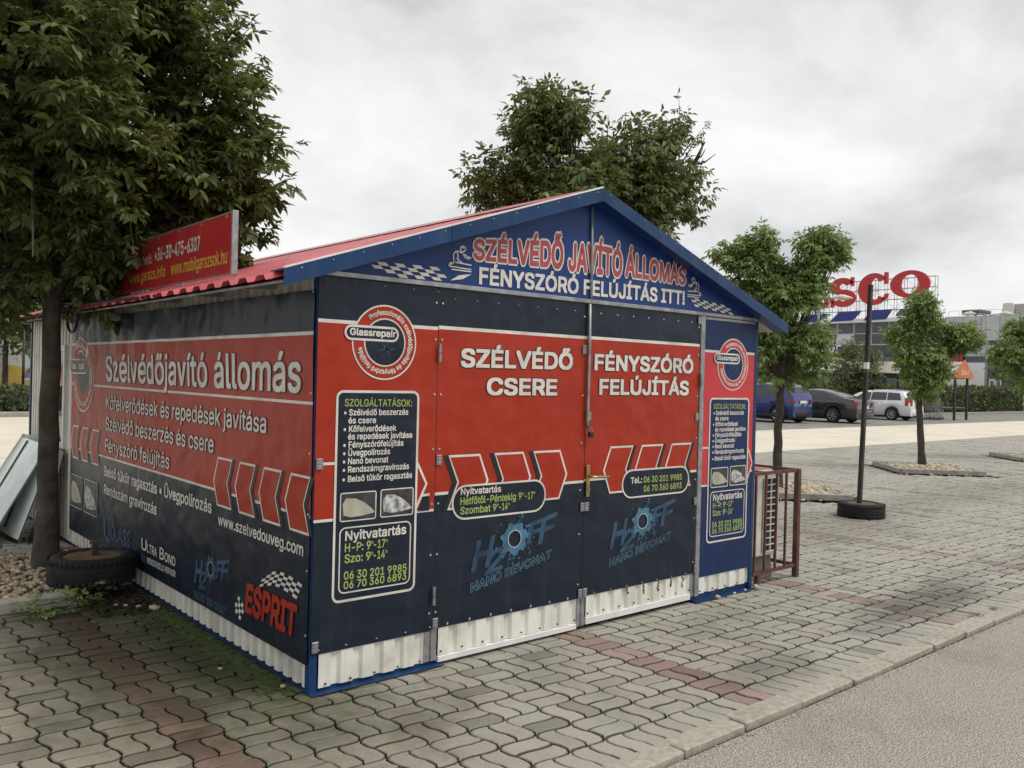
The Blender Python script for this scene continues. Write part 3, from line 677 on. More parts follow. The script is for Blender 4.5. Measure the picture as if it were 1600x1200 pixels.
# the long banner on the side
lb = banner('banner', LF, 4.540, .006, [(.153, .878, 0), (.878, .893, 2), (.893, 1.442, 1), (1.442, 1.457, 2), (1.457, 1.788, 1), (1.788, 1.806, 2), (1.806, 2.010, 0)], 150)
bL = lb.build('banner', NRW, K, True)
emblem(bL, LF, 4.155, 1.535, .322, -1, REDB, NAVY)
def wide(s, y0, y1, z, cap, mat, outl=None, bold=.014, z1=None): return letter(bL, LF, s, (y0, z), (y1, z1 if z1 else z), cap, mat, .0042, bold, outl, .020)
wide('Szélvédőjavító állomás', 3.478, .135, 1.497, .196, WHB, INK, .012, 1.502)
wide('Kőfelverődések és repedések javítása', 3.470, .520, 1.271, .106, WHB, INK, .006); wide('Szélvédő beszerzés és csere', 3.474, 1.243, 1.104, .104, WHB, INK, .006); wide('Fényszóró felújítás', 3.472, 2.004, .932, .100, WHB, INK, .006)
wide('Belső tükör ragasztás • Üvegpolírozás', 3.478, 1.252, .738, .074, WHB, None, .016); wide('Rendszám gravírozás', 3.478, 2.226, .594, .074, WHB, None, .016)
wide('www.szelvedouveg.com', 1.146, .064, .687, .062, WHB, None, .014)
for y in (4.270, 3.965, 3.655): chevron(bL, LF, y+.0, .797, 1.087, .185, .075, REDB, INK)
for y in (.958, .640, .322, .006): chevron(bL, LF, y, .795, 1.088, .212, .066, REDB, INK)
lamp_photo(bL, LF, 4.492, .372, 4.115, .655, False); lamp_photo(bL, LF, 4.058, .372, 3.660, .656, True)
# glass-technology mark: striped U with stacked bars
m = MB()
for k in range(3): m.add([LF(3.40-.03*k, .425-.022*k, .004), LF(3.19, .425-.022*k, .004), LF(3.19, .437-.022*k, .004), LF(3.38-.03*k, .437-.022*k, .004)], [(0, 1, 2, 3)])
P = [(3.49, .40), (3.42, .40), (3.42, .30), (3.37, .262), (3.30, .262), (3.30, .222), (3.39, .222), (3.47, .27)]; m.add([LF(a, b, .004) for a, b in P], [(0, 1, 2, 7), (7, 2, 3, 6), (6, 3, 4, 5)])
for k in range(4): m.add([LF(3.36, .272+.026*k, .004), LF(3.295, .272+.026*k, .004), LF(3.295, .290+.026*k, .004), LF(3.36, .290+.026*k, .004)], [(0, 1, 2, 3)])
m.build('striped_mark_print', DBL, bL)
letter(bL, LF, 'GLASS', (3.275, .258), (2.785, .275), .112, DBL, .0042, .03); letter(bL, LF, 'TECHNOLOGY', (3.20, .205), (2.79, .210), .036, DBL, .0042, .0)
letter(bL, LF, 'U', (2.526, .309), (2.42, .309), .078, WHB, .0042, .01); letter(bL, LF, 'LTRA', (2.40, .309), (2.20, .308), .060, WHB, .0042, .01); letter(bL, LF, 'B', (2.145, .308), (2.065, .308), .078, WHB, .0042, .01); letter(bL, LF, 'OND', (2.045, .308), (1.845, .307), .060, WHB, .0042, .01)
letter(bL, LF, 'WINDSHIELD REPAIR', (2.405, .232), (1.84, .238), .040, WHB, .0042, .01)
flat(bL, LF, rrect(2.53, .222, 2.43, .278, .012), DBL, .0042, 'small_mark_print')
h2off(bL, LF, 1.248, .402, .82, -1, False, MBL, DBL, .0)
# racing-team mark: red lettering between chequered flags
letter(bL, LF, 'ESPRIT', (.726, .268), (.130, .272),   .150, REDB, .0060, .038, None, shear=-.12)
checker(bL, LF, ((.56, .432), (-.44, .035), (-.06, .085)), None, 9, 5, WHB, lambda i, j: (i == 0 and j > 3), lambda s: .03*math.sin(s*3.4))
checker(bL, LF, ((.905, .232), (.12, -.03-.02), (-.13, .12)), None, 4, 4, WHB) if False else checker(bL, LF, ((.80, .195), (-.07, .085), (-.105+.20, .05)), None, 4, 4, WHB, lambda i, j: False)

# hinges, fixings, lock gear
def hinge(u, z, w=.035, h=.055):
    m = MB(); m.box((u-w/2, -.012, z-h/2), (u+w/2, -.0035, z+h/2), .002); o = m.build('hinge_plate', GAL, K)
    b = MB()
    for a in (-.3, .3):
        for c in (-.32, 0, .32): b.tube([(u+a*w, -.0125, z+c*h), (u+a*w, -.0135, z+c*h)], .003, 6)
    b.build('bolt_holes', DARK, o)
for u, z in ((.026, 1.150), (.752, 1.140), (.024, .240), (.752, .240), (1.880, .791), (1.920, .791), (1.880, .240), (1.922, .240), (1.920, 1.368), (1.864, 1.790), (3.034, 1.352), (3.036, 2.050), (3.086, 1.948), (3.040, .742), (3.062, .249), (3.086, 1.135)): hinge(u, z)
for u, z in ((.733, 1.727), (.732, .395), (3.058, 1.62)): mb().tube([(u, -.018, z-.05), (u, -.018, z-.002)], .009, 10).tube([(u, -.018, z+.002), (u, -.018, z+.05)], .009, 10).build('hinge_barrel', GAL, K)
mb().tube([(1.893, -.016, 2.082), (1.896, -.020, 1.8), (1.893, -.020, 1.34), (1.902, -.020, 1.29)], .0105, 8).build('lock_rod', GAL, K, True)
m = MB(); m.box((1.893, -.050, 1.235), (1.928, -.022, 1.272), .006); pl = m.build('padlock', BLACKP, K); mb().tube([(1.900, -.036, 1.27), (1.900, -.036, 1.292), (1.910, -.036, 1.300), (1.920, -.036, 1.292), (1.920, -.036, 1.27)], .004, 6).build('shackle', GAL, pl)
m = MB(); m.box((1.906, -.016, .852), (1.937, -.004, 1.058), .004); dh = m.build('door_handle', BRASS, K)
mb().tube([(1.922, -.014, .985), (1.922, -.055, .985), (1.935, -.060, .984), (2.060, -.060, .980), (2.072, -.050, .979)], .009, 8).build('lever', BRASS, dh, True)
mb().tube([(1.921, -.017, .905), (1.921, -.022, .905)], .009, 10).build('lock_cylinder', GAL, dh)
m = MB()
for u in (.045, .20, .38, .56, .72):
    m.lathe([(.0001, .003), (.005, .002), (.006, 0)], 7, (u, -.004, .222)); m.lathe([(.0001, .003), (.005, .002), (.006, 0)], 7, (u, -.004, 2.060))
for u0, u1 in ((.76, 1.85), (1.93, 3.03)):
    for k in range(7):
        for z in (.228, 2.03): m.lathe([(.0001, .003), (.005, .002), (.006, 0)], 7, (u0+(u1-u0)*(k+.5)/7, -.004, z))
for z in (.3, .62, .9, 1.2, 1.5, 1.8, 2.0):
    for u in (.712, .755, 1.86, 3.036): m.tube([(u, -.001, z), (u, -.005, z)], .006, 7)
    m.tube([(-.014, .02, z), (-.018, .02, z)], .006, 7)
for z in (.222, 2.03):
    for k in range(7):
        u0, u1 = (.76, 1.85) if z < 1 else (1.93, 3.03); m.tube([(u0+(u1-u0)*(k+.5)/7, -.001, z), (u0+(u1-u0)*(k+.5)/7, -.005, z)], .006, 7)
kind(m.build('banner_screws', pm('screw_zinc', (.6, .6, .58), .35, .1, 9, metallic=.5), K), 'stuff')
m = MB()
for u0, u1, z in ((.09, .66, .045), (.80, 1.84, .075), (1.96, 3.0, .10), (3.13, 3.74, .075)):
    n = int((u1-u0)/.14)+1
    for k in range(n): m.tube([(u0+(u1-u0)*k/(n-1), .002, z), (u0+(u1-u0)*k/(n-1), -.004, z)], .0055, 6)
kind(m.build('sheet_screws', DARK, K), 'stuff')
# paint chips under the right leaf's banner
m = MB(); rr = random.Random(4)
for u in (2.34, 2.50, 2.66, 2.80, 2.93):
    pts = []
    for k in range(7): pts.append((u+rr.uniform(-.010, .010), .212-.011*k*rr.uniform(.6, 1.3)))
    P = [(a-rr.uniform(.003, .009), b) for a, b in pts]+[(a+rr.uniform(.003, .009), b) for a, b in pts[::-1]]
    for k in range(6): m.add([FR(P[k][0], P[k][1], .0006-.004+.004), FR(P[k+1][0], P[k+1][1], .0006), FR(P[12-k][0], P[12-k][1], .0006), FR(P[13-k][0], P[13-k][1], .0006)], [(0, 1, 2, 3)])
m.build('peeled_paint', pm('chip_brown', (.10, .085, .05), .8, .3, 30), K)

# side window near the back of the long wall
m = MB()
for a, b, c, d_ in ((4.80, 5.72, 1.74, 1.80), (4.80, 5.72, .84, .90), (4.80, 4.86, .90, 1.74), (5.66, 5.72, .90, 1.74), (5.24, 5.28, .90, 1.74)): m.box((-.020, a, c), (.03, b, d_), .004)
wf = mb().box((-.003, 4.84, .88), (.02, 5.70, 1.76)).build('window', WGL, K); m.build('frame', WHITE, wf)
m = MB(); m.box((-.006, 4.93, 1.42), (-.0045, 5.16, 1.62)); m.build('sticker', pm('sticker_red', (.5, .03, .03), .5, .35, 25, col2=(.6, .5, .45)), wf)
mb().box((-.015, 4.545, .10), (.02, 4.585, 2.05), .003).build('wall_trim', SHEETL, K)
mb().box((-.012, 4.60, .06), (.02, 4.63, 2.02), .003).build('wall_trim', SHEETL, K)

# roof: ribbed sheets, ridge cap, barge boards, eaves
RS = .338; zr = lambda x: 2.795-abs(x-KW/2)*RS
def roof_side(sgn):
    m = MB(); n = int((KL+.24)/.2); ys = []; hs = []
    for k in range(n):
        a = -.10+(KL+.23)*k/n; p = (KL+.23)/n; ys += [a, a+p*.38, a+p*.5, a+p*.86]; hs += [0, 0, .026, .026]
    ys.append(-.10+KL+.23); hs.append(0); xe = -.285 if sgn < 0 else KW+.285; xr = KW/2
    vs = []
    for a, h in zip(ys, hs):
        for x_ in (xe, xr): vs += [(x_, a, zr(x_)-.028+h), (x_, a, zr(x_)-.0295+h-.001)]
    q = len(ys); fs = []
    for k in range(q-1):
        b = k*4; fs += [(b, b+4, b+6, b+2), (b+1, b+3, b+7, b+5), (b, b+1, b+5, b+4)]
    m.add(vs, fs); return m.build('roof_sheet', ROOFR, K)
roof_side(-1); roof_side(1)
def board(x0, x1, name='barge_board'):
    m = MB(); y0_, y1_ = -.118, -.106; vs = []
    for x_ in (x0, x1):
        vs += [(x_, y0_, zr(x_)-.076), (x_, y0_, zr(x_)+.006), (x_, y1_, zr(x_)+.006), (x_, y1_, zr(x_)-.076)]
    m.add(vs, [(0, 1, 5, 4), (1, 2, 6, 5), (2, 3, 7, 6), (3, 0, 4, 7), (0, 3, 2, 1), (4, 5, 6, 7)])
    vs = []
    for x_ in (x0, x1): vs += [(x_, y1_, zr(x_)-.0005), (x_, .04, zr(x_)+.0005), (x_, .04, zr(x_)+.006), (x_, y1_, zr(x_)+.0055)]
    m.add(vs, [(0, 1, 5, 4), (1, 2, 6, 5), (2, 3, 7, 6), (3, 0, 4, 7), (0, 3, 2, 1), (4, 5, 6, 7)])
    o = m.build(name, TRIM, K)
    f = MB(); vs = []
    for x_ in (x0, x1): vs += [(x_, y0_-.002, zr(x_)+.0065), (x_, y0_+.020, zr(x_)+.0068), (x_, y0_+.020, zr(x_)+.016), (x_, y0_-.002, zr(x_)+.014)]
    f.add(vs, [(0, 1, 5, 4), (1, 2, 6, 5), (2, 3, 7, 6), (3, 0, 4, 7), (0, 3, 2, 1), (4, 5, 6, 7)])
    if x0 < 1: f.build('painted_lip_sheen', WHITE, o)  # white strip painting in the sky's reflection on the board's top lip
    return o
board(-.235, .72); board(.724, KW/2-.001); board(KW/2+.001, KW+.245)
# soffit strip closing the front overhang
m = MB(); vs = []
for x_ in (-.22, KW/2, KW+.23): vs += [(x_, -.105, zr(x_)-.064), (x_, -.002, zr(x_)-.064), (x_, -.105, zr(x_)-.052), (x_, -.002, zr(x_)-.052)]
m.add(vs, [(0, 1, 5, 4), (4, 5, 9, 8), (2, 6, 7, 3), (6, 10, 11, 7)]); m.build('gable_soffit', GABL, K)
m = MB(); vs = []
for x_, dz in ((KW/2-.13, 0), (KW/2, .012), (KW/2+.13, 0)): vs += [(x_, .045, zr(x_)+.006+dz), (x_, KL+.12, zr(x_)+.006+dz)]
m.add(vs, [(0, 2, 3, 1), (2, 4, 5, 3)]); m.build('ridge_cap', ROOFR, K)
# eave: soffit boards under the side overhangs, wall plate and rafters' ends
for sgn in (-1, 1):
    X = lambda a: (a if sgn < 0 else KW-a)
    m = MB(); vs = []
    for x_ in (-.235, .0): vs += [(X(x_), -.09, zr(x_)-.048), (X(x_), KL+.1, zr(x_)-.048), (X(x_), -.09, zr(x_)-.060), (X(x_), KL+.1, zr(x_)-.060)]
    m.add(vs, [(0, 1, 5, 4), (2, 6, 7, 3), (0, 2, 3, 1), (4, 5, 7, 6), (0, 4, 6, 2), (1, 3, 7, 5)]); m.build('eave_soffit', SOFF, K)
    mb().box((X(.035), .06, 2.0), (X(.09), KL-.06, 2.115)).build('wall_plate', SOFF, K)
    for k in range(9):
        y_ = .45+k*.72
        m = MB(); m.add([(X(-.20), y_, zr(-.2)-.0605), (X(-.01), y_, zr(-.01)-.0605), (X(-.01), y_, zr(-.01)-.115), (X(-.20), y_+.03, zr(-.2)-.0605), (X(-.01), y_+.03, zr(-.01)-.0605), (X(-.01), y_+.03, zr(-.01)-.115)], [(0, 1, 2), (5, 4, 3), (0, 3, 4, 1), (1, 4, 5, 2), (2, 5, 3, 0)]); m.build('eave_bracket', GAL, K)

# red advertising board standing on the roof edge
RSN = thing('roof_sign', 'red phone-number board with yellow web addresses standing on the kiosk roof edge', 'sign', (0, 0, 2.16))
def SF(u, v, d): return (-.02-d, u, v-2.16)
m = MB(); m.box((-.02, 1.028, .012), (-.008, 4.05, .362)); sp = m.build('sign_board', SIGNR, RSN)
m = MB()
for a, b in ((1.012, 1.030),): m.box((-.024, a, .0), (.012, b, .375), .002)
m.box((-.022, 1.03, .362), (-.004, 4.05, .370), .002); m.box((-.022, 1.03, .004), (-.004, 4.05, .012), .002); m.build('edge_profile', GAL, RSN)
for y_ in (1.9, 2.6, 3.3, 3.9):
    m = MB(); m.tube([(-.004, y_, .20), (.30, y_, .115)], .008, 6); m.box((-.03, y_-.02, -.045), (.02, y_+.02, .004), .003); m.build('stay', GAL, RSN)
m = MB()
for k in range(8): m.tube([(-.0205, 1.1+k*.4, .345), (-.026, 1.1+k*.4, .345)], .009, 8)
kind(m.build('sign_bolts', GAL, RSN), 'stuff')
letter(sp, SF, 'Megrendelhető:', (3.05, 2.345), (2.42, 2.345), .066, WHB, .003, .0); letter(sp, SF, '+36-30-475-6307', (2.36, 2.352), (1.52, 2.352), .085, WHB, .003, .018)
letter(sp, SF, 'www.garazs.info', (2.92, 2.232), (2.14, 2.232), .074, SIGNY, .003, .010); letter(sp, SF, 'www.mobilgarazsok.hu', (2.03, 2.232), (1.085, 2.232), .082, SIGNY, .003, .010)

# ------------------------------------------------------------------ trees
def tube_np(pts, rads, n=6):
    m = MB(); m.tube(pts, rads, n, False); return m
LR0 = RT.copy(); LR0.z = 0; LR0.normalize(); LF0 = Vector((-LR0.y, LR0.x, 0))
def leaf_cloud(name, lobes, n_shoot, mat, parent, seed, shoot=.4, leaf=.20, leaflets=7, lw=.30, droop=.35, up=.5, base=Vector((0, 0, 0)), per=6, twigs=True, shell=2.4, gap=None, gapf=5.0, rk=1.0):
    """crown of leafy shoots: each shoot carries compound leaves, each leaf its leaflets"""
    r = np.random.default_rng(seed)
    C = np.array([[*(base+LR0*l[0]+LF0*l[1]+Vector((0, 0, l[2])))] for l in lobes]); RD = rk*np.array([[l[3], l[3] if len(l) < 5 else l[4], l[3] if len(l) < 6 else l[5]] for l in lobes])
    vol = (RD.prod(1))**.8; idx = r.choice(len(lobes), n_shoot, p=vol/vol.sum())
    d = r.normal(size=(n_shoot, 3)); d /= np.linalg.norm(d, axis=1)[:, None]; rad = r.random(n_shoot)**(1/shell)
    P0 = C[idx]+d*rad[:, None]*RD[idx]
    if gap:      # thin spots and holes between the boughs
        ph = r.uniform(0, 6.28, 6); fq = gapf
        nz = np.sin(P0[:, 0]*fq+ph[0]+1.3*np.sin(P0[:, 2]*fq*.7+ph[3]))+np.sin(P0[:, 1]*fq*1.1+ph[1])+np.sin(P0[:, 2]*fq*1.2+ph[2]+1.1*np.sin(P0[:, 0]*fq*.8+ph[4]))
        keep = nz > gap; P0 = P0[keep]; d = d[keep]; idx = idx[keep]; n_shoot = len(P0)
    cen = (C*vol[:, None]).sum(0)/vol.sum(); o = P0-cen; o /= np.linalg.norm(o, axis=1)[:, None]+1e-6
    D = d*.55+o*.45+r.normal(size=d.shape)*.38; D[:, 2] += up; D /= np.linalg.norm(D, axis=1)[:, None]
    Ls = shoot*r.uniform(.45, 1.25, n_shoot)
    nL = n_shoot*per; si = np.repeat(np.arange(n_shoot), per); k = np.tile(np.arange(per), n_shoot); t = (k//2*2+1.5)/(per+1)
    A = D[si]; sid = np.cross(A, r.normal(size=A.shape)*.35+np.array((0, 0, 1.0))); sid /= np.linalg.norm(sid, axis=1)[:, None]+1e-6
    sgn = np.where(k % 2 == 0, 1, -1)[:, None]; last = (k >= per-1)[:, None]
    O = P0[si]+A*(Ls[si]*t)[:, None]
    B = np.where(last, A, A*.45+sid*sgn*.85)+r.normal(size=A.shape)*.22; B[:, 2] -= droop*r.uniform(.3, 1.5, nL); B /= np.linalg.norm(B, axis=1)[:, None]
    LL = leaf*r.uniform(.45, 1.2, nL)*np.repeat(r.uniform(.75, 1.2, n_shoot), per)
    q = leaflets; li = np.repeat(np.arange(nL), q); kk = np.tile(np.arange(q), nL)
    tt = np.where(kk == q-1, .62, .22+.55*(kk//2)/max(1, (q-1)//2)) if q > 1 else np.zeros(nL)
    bb = B[li]; nn = r.normal(size=bb.shape)*.45+np.array((0, 0, 1.0)); ss = np.cross(bb, nn); ss /= np.linalg.norm(ss, axis=1)[:, None]+1e-6; nn = np.cross(ss, bb)
    sg = np.where(kk % 2 == 0, 1, -1)[:, None]
    dirv = np.where((kk == q-1)[:, None], bb, bb*.62+ss*sg*.78)+r.normal(size=bb.shape)*.14; dirv[:, 2] -= droop*.55; dirv /= np.linalg.norm(dirv, axis=1)[:, None]
    oo = O[li]+bb*(LL[li]*tt)[:, None]; ln = (LL[li]*(.46 if q > 1 else 1.0)*r.uniform(.8, 1.2, len(li)))[:, None]
    sv = np.cross(dirv, nn); sv /= np.linalg.norm(sv, axis=1)[:, None]+1e-6; nv = np.cross(sv, dirv); w = ln*lw*.5
    V = np.stack([oo, oo+dirv*ln*.34+sv*w+nv*w*.35, oo+dirv*ln*.72+sv*w*.66+nv*w*.1-nv*ln*.05, oo+dirv*ln-nv*ln*.16, oo+dirv*ln*.72-sv*w*.66+nv*w*.1-nv*ln*.05, oo+dirv*ln*.34-sv*w+nv*w*.35, oo+dirv*ln*.5-nv*ln*.02], 1).reshape(-1, 3)
    b = np.arange(len(li))[:, None]*7
    F = np.concatenate([b+np.array([[0, 1, 2, 6]]), b+np.array([[6, 2, 3, 4]]), b+np.array([[0, 6, 4, 5]])], 1).reshape(-1, 4)
    me = fast_mesh(name, V, F); me.materials.append(mat); o = link(name, me, parent)
    return o, P0, D, Ls
def tree(name, label, base, lobes, trunk_r, fork, n_shoot, mat, bark, seed, group=None, lean=(0, 0), cat='tree', **kw):
    T = thing(name, label, cat, base, 0, group); rr = random.Random(seed)
    m = MB(); top = max(l[2]+l[3]*.5 for l in lobes); pts = []; rads = []
    for k in range(10):
        z = -.05+(fork+.05)*k/9; t = z/fork
        pts.append((lean[0]*t+rr.uniform(-.012, .012), lean[1]*t+rr.uniform(-.012, .012), z)); rads.append(trunk_r*(1.35 if k == 0 else 1.12 if k == 1 else 1.0-.25*t)*rr.uniform(.96, 1.05))
    m.tube(pts, rads, 12, False); tr = m.build('trunk', bark, T, True)
    f = Vector(pts[-1]); m = MB(); limbs = []
    for l in lobes:
        c = LR0*l[0]+LF0*l[1]+Vector((0, 0, l[2])); st = Vector(pts[rr.choice((8, 9, 9))]) if l[2] > fork*.9 else Vector(pts[7])
        mid = st*.5+c*.5+Vector((rr.uniform(-.1, .1), rr.uniform(-.1, .1), rr.uniform(-.05, .15)))*l[3]
        m.tube([st, st*.7+mid*.3, mid, mid*.4+c*.6, c+Vector((0, 0, l[3]*.3))], [trunk_r*.55, trunk_r*.48, trunk_r*.36, trunk_r*.26, trunk_r*.12], 7, False); limbs.append((mid, c))
        for q in range(int(4+6*l[3])):
            e = c+Vector((rr.gauss(0, .5), rr.gauss(0, .5), rr.gauss(.1, .5)))*l[3]; s0 = mid*(1-(u_ := rr.random()))+c*u_
            m.tube([s0, s0*.5+e*.5+Vector((0, 0, -.04)), e], [trunk_r*.2, trunk_r*.13, trunk_r*.05], 5, False)
    m.build('branches', bark, T, True)
    cr, P0, D, Ls = leaf_cloud('crown', lobes, n_shoot, mat, T, seed, **kw)
    tw = MB()
    for p, d, l in zip(P0, D, Ls):
        if rr.random() < .5:
            a = Vector(p); dd = Vector(d); tw.tube([a-dd*l*.3, a+dd*l*.95], [.005, .0025], 3, False)
    kind(tw.build('twigs', bark, T), 'stuff')
    return T
# the ash tree standing at the long wall: its crown fills the upper left
tree('ash_tree', 'large leafy ash tree growing beside the kiosk long wall, crown over the roof sign', (-.44, 3.41, .06),
     [(.35, 0, 3.45, 1.35), (.88, -.1, 3.80, .62), (1.04, .0, 3.25, .52), (-.62, -.1, 3.2, 1.2), (.15, 0, 4.55, 1.2), (.55, .3, 4.5, .66), (.30, -.1, 2.58, .55), (.95, .2, 2.85, .60), (-.40, -.1, 2.45, .55), (1.42, .1, 3.02, .30), (-.9, .6, 2.5, .6), (.1, .7, 3.0, 1.0), (.25, -1.0, 3.6, .9), (-.7, -.6, 4.3, 1.0), (1.28, .2, 2.68, .26)],
       .078, 2.3, 4200, LEAFN, BARKM, 21, gap=-.85, gapf=5.0, rk=.86, shoot=.25, leaf=.185, leaflets=7, lw=.40, droop=.35, up=.35, per=6, shell=2.6)
tree('yard_tree', 'bushy tree with long upright shoots rising behind the kiosk ridge', (5.42, 3.45, .05),
     [(-.48, 0, 4.40, .52), (-.40, 0, 4.10, .62), (.50, 0, 4.08, .55), (.98, 0, 4.10, .36), (.12, 0, 3.75, .80), (.88, 0, 3.62, .45), (-1.14, 0, 3.64, .40), (-1.38, 0, 3.58, .24), (-.66, 0, 4.82, .22), (-.36, 0, 4.92, .20), (1.10, 0, 4.52, .16), (-.85, 0, 3.62, .45), (0, -.3, 3.3, .8), (-.2, .5, 3.5, .7), (-1.0, 0, 4.35, .13), (1.35, 0, 4.42, .12), (.25, 0, 4.5, .2), (-.95, 0, 4.05, .12)],
     .075, 2.2, 1900, LEAFB, BARK, 33, gap=-.15, gapf=6.5, rk=.86, shoot=.40, leaf=.20, leaflets=5, lw=.42, droop=.6, up=.8, per=8, shell=2.2)
tree('yard_tree', 'slender tree behind the outdoor air conditioner cage', (9.23, 3.21, .08),
     [(-.42, 0, 3.22, .46), (.52, 0, 3.45, .36), (-.06, 0, 2.75, .56), (.12, 0, 3.05, .42), (.18, -.1, 2.95, .38), (.22, -.1, 2.75, .34), (.10, 0, 1.95, .60, .6, .46), (.74, 0, 3.48, .20), (-.78, 0, 3.42, .20), (.38, 0, 3.70, .22), (-.35, 0, 2.5, .5), (.26, 0, 2.28, .42), (-.3, -.1, 3.6, .18)],
     .072, 1.55, 2100, LEAFR, BARK, 41, 'small trees in the paved yard', gap=-.6, gapf=8, rk=.80, shoot=.22, leaf=.17, leaflets=5, lw=.40, droop=.55, up=.45, per=6)
tree('yard_tree', 'small crooked tree in the pebble bed right of the thin pole', (15.21, 3.73, .08),
     [(-.12, 0, 2.98, .34), (-.10, 0, 2.62, .36), (-.12, 0, 2.15, .44, .44, .44), (.52, 0, 2.48, .36), (-.48, 0, 2.42, .30), (.06, 0, 1.70, .40), (.86, 0, 2.52, .22), (.22, 0, 2.10, .38), (-.05, 0, 3.22, .18)],
     .070, 1.5, 1300, LEAFR, BARK, 47, 'small trees in the paved yard', lean=(-.10, .08), gap=-.2, gapf=7, rk=.80, shoot=.20, leaf=.17, leaflets=5, lw=.42, droop=.55, up=.4, per=6)
tree('yard_tree', 'spreading yard tree at the right edge of the photo, trunk out of frame', (20.3, 3.3, .08),
     [(-.75, 0, 2.62, .46), (-.05, 0, 2.55, .65), (-.2, 0, 1.95, .50), (.5, 0, 2.7, .65), (-.45, 0, 2.95, .3), (.1, 0, 3.1, .5), (-.85, 0, 2.3, .35)],
     .072, 1.5, 1200, LEAFR, BARK, 53, 'small trees in the paved yard', gap=-.15, gapf=7, rk=.78, shoot=.21, leaf=.18, leaflets=5, lw=.42, droop=.55, up=.4, per=6)

# ------------------------------------------------------------------ planting beds with pebbles
PEB = pm('pebbles', (.42, .34, .24), .75, .15, 9, island=.35, dirt=.2)
PEBR = pm('pale_pebbles', (.50, .43, .31), .75, .15, 9, island=.3)
def pebble_mesh(n, inside, box, zf, seed, smin=.012, smax=.032):
    r = np.random.default_rng(seed); ico = []
    ph = [(0, 0, 1)]+[(math.cos(a)*.9, math.sin(a)*.9, .35) for a in np.arange(5)*1.2566]+[(math.cos(a+.63)*.9, math.sin(a+.63)*.9, -.35) for a in np.arange(5)*1.2566]+[(0, 0, -1)]
    fc = [(0, 1+k, 1+(k+1) % 5) for k in range(5)]+[(1+k, 6+k, 1+(k+1) % 5) for k in range(5)]+[(6+k, 6+(k+1) % 5, 1+(k+1) % 5) for k in range(5)]+[(11, 6+(k+1) % 5, 6+k) for k in range(5)]
    ph = np.array(ph); fc = np.array(fc); V = []; F = []; c = 0
    while c < n:
        x, y = r.uniform(box[0], box[2]), r.uniform(box[1], box[3])
        if not inside(x, y): continue
        s = r.uniform(smin, smax)*np.array((r.uniform(.8, 1.5), r.uniform(.7, 1.1), r.uniform(.5, .8))); a = r.uniform(0, 6.28); p = ph*(1+r.normal(0, .10, (12, 1)))*s
        q = np.column_stack([p[:, 0]*math.cos(a)-p[:, 1]*math.sin(a)+x, p[:, 0]*math.sin(a)+p[:, 1]*math.cos(a)+y, p[:, 2]+zf(x, y, r)]); V.append(q); F.append(fc+12*c); c += 1
    me = fast_mesh('pebbles', np.vstack(V), np.vstack(F)); me.polygons.foreach_set('use_smooth', [True]*len(me.polygons)); return me
SOIL = pm('bed_soil', (.12, .095, .065), .95, .25, 14, bump=.5, bscale=40)
# bed of the ash tree: a kerbed rectangle against the wall
bed = thing('tree_bed', 'concrete-edged bed of tan pebbles around the ash tree trunk', 'planting bed', (-1.1, 3.25, 0))
for a, b in (((-.95, -.86, 0), (-.15, -.76, .095)), ((-.13, -.86, 0), (.62, -.76, .092)), ((-.95, .70, 0), (-.08, .80, .10)), ((-.95, -.755, 0), (-.86, .695, .095))): mb().box(a, b, .012).build('edging_stone', CONC, bed)
mb().add([(-.86, -.76, .045), (.98, -.76, .045), (.98, .70, .05), (-.86, .70, .05)], [(0, 1, 2, 3)]).build('soil', SOIL, bed)
me = pebble_mesh(2600, lambda x, y: True, (-.85, -.75, .92, .70), lambda x, y, r: .055+r.uniform(0, .035), 5, .012, .03); me.materials.append(PEB); kind(link('pebbles', me, bed), 'stuff')
def diamond_bed(x, y, h, label, seed, rz=.78):
    t = thing('tree_bed', label, 'planting bed', (x, y, 0), rz, 'pebble beds in the yard')
    for k in range(4):
        m = MB(); m.box((-h, -h-.05, 0), (h-.005, -h+.04, .095), .01); o = m.build('edging_stone', CONC, t); o.rotation_euler = (0, 0, k*math.pi/2)
    mb().add([(-h, -h, .05), (h, -h, .05), (h, h, .05), (-h, h, .05)], [(0, 1, 2, 3)]).build('soil', SOIL, t)
    me = pebble_mesh(900, lambda a, b: True, (-h+.05, -h+.05, h-.05, h-.05), lambda a, b, r: .065+r.uniform(0, .03), seed, .018, .04); me.materials.append(PEBR); kind(link('pebbles', me, t), 'stuff')
diamond_bed(9.35, 3.12, .70, 'kerbed pebble bed under the tree beside the air conditioner cage', 3); diamond_bed(15.0, 3.55, .74, 'kerbed pebble bed under the crooked tree behind the tyre post', 4); diamond_bed(20.45, 3.35, .74, 'kerbed pebble bed at the right edge of the photo', 6)
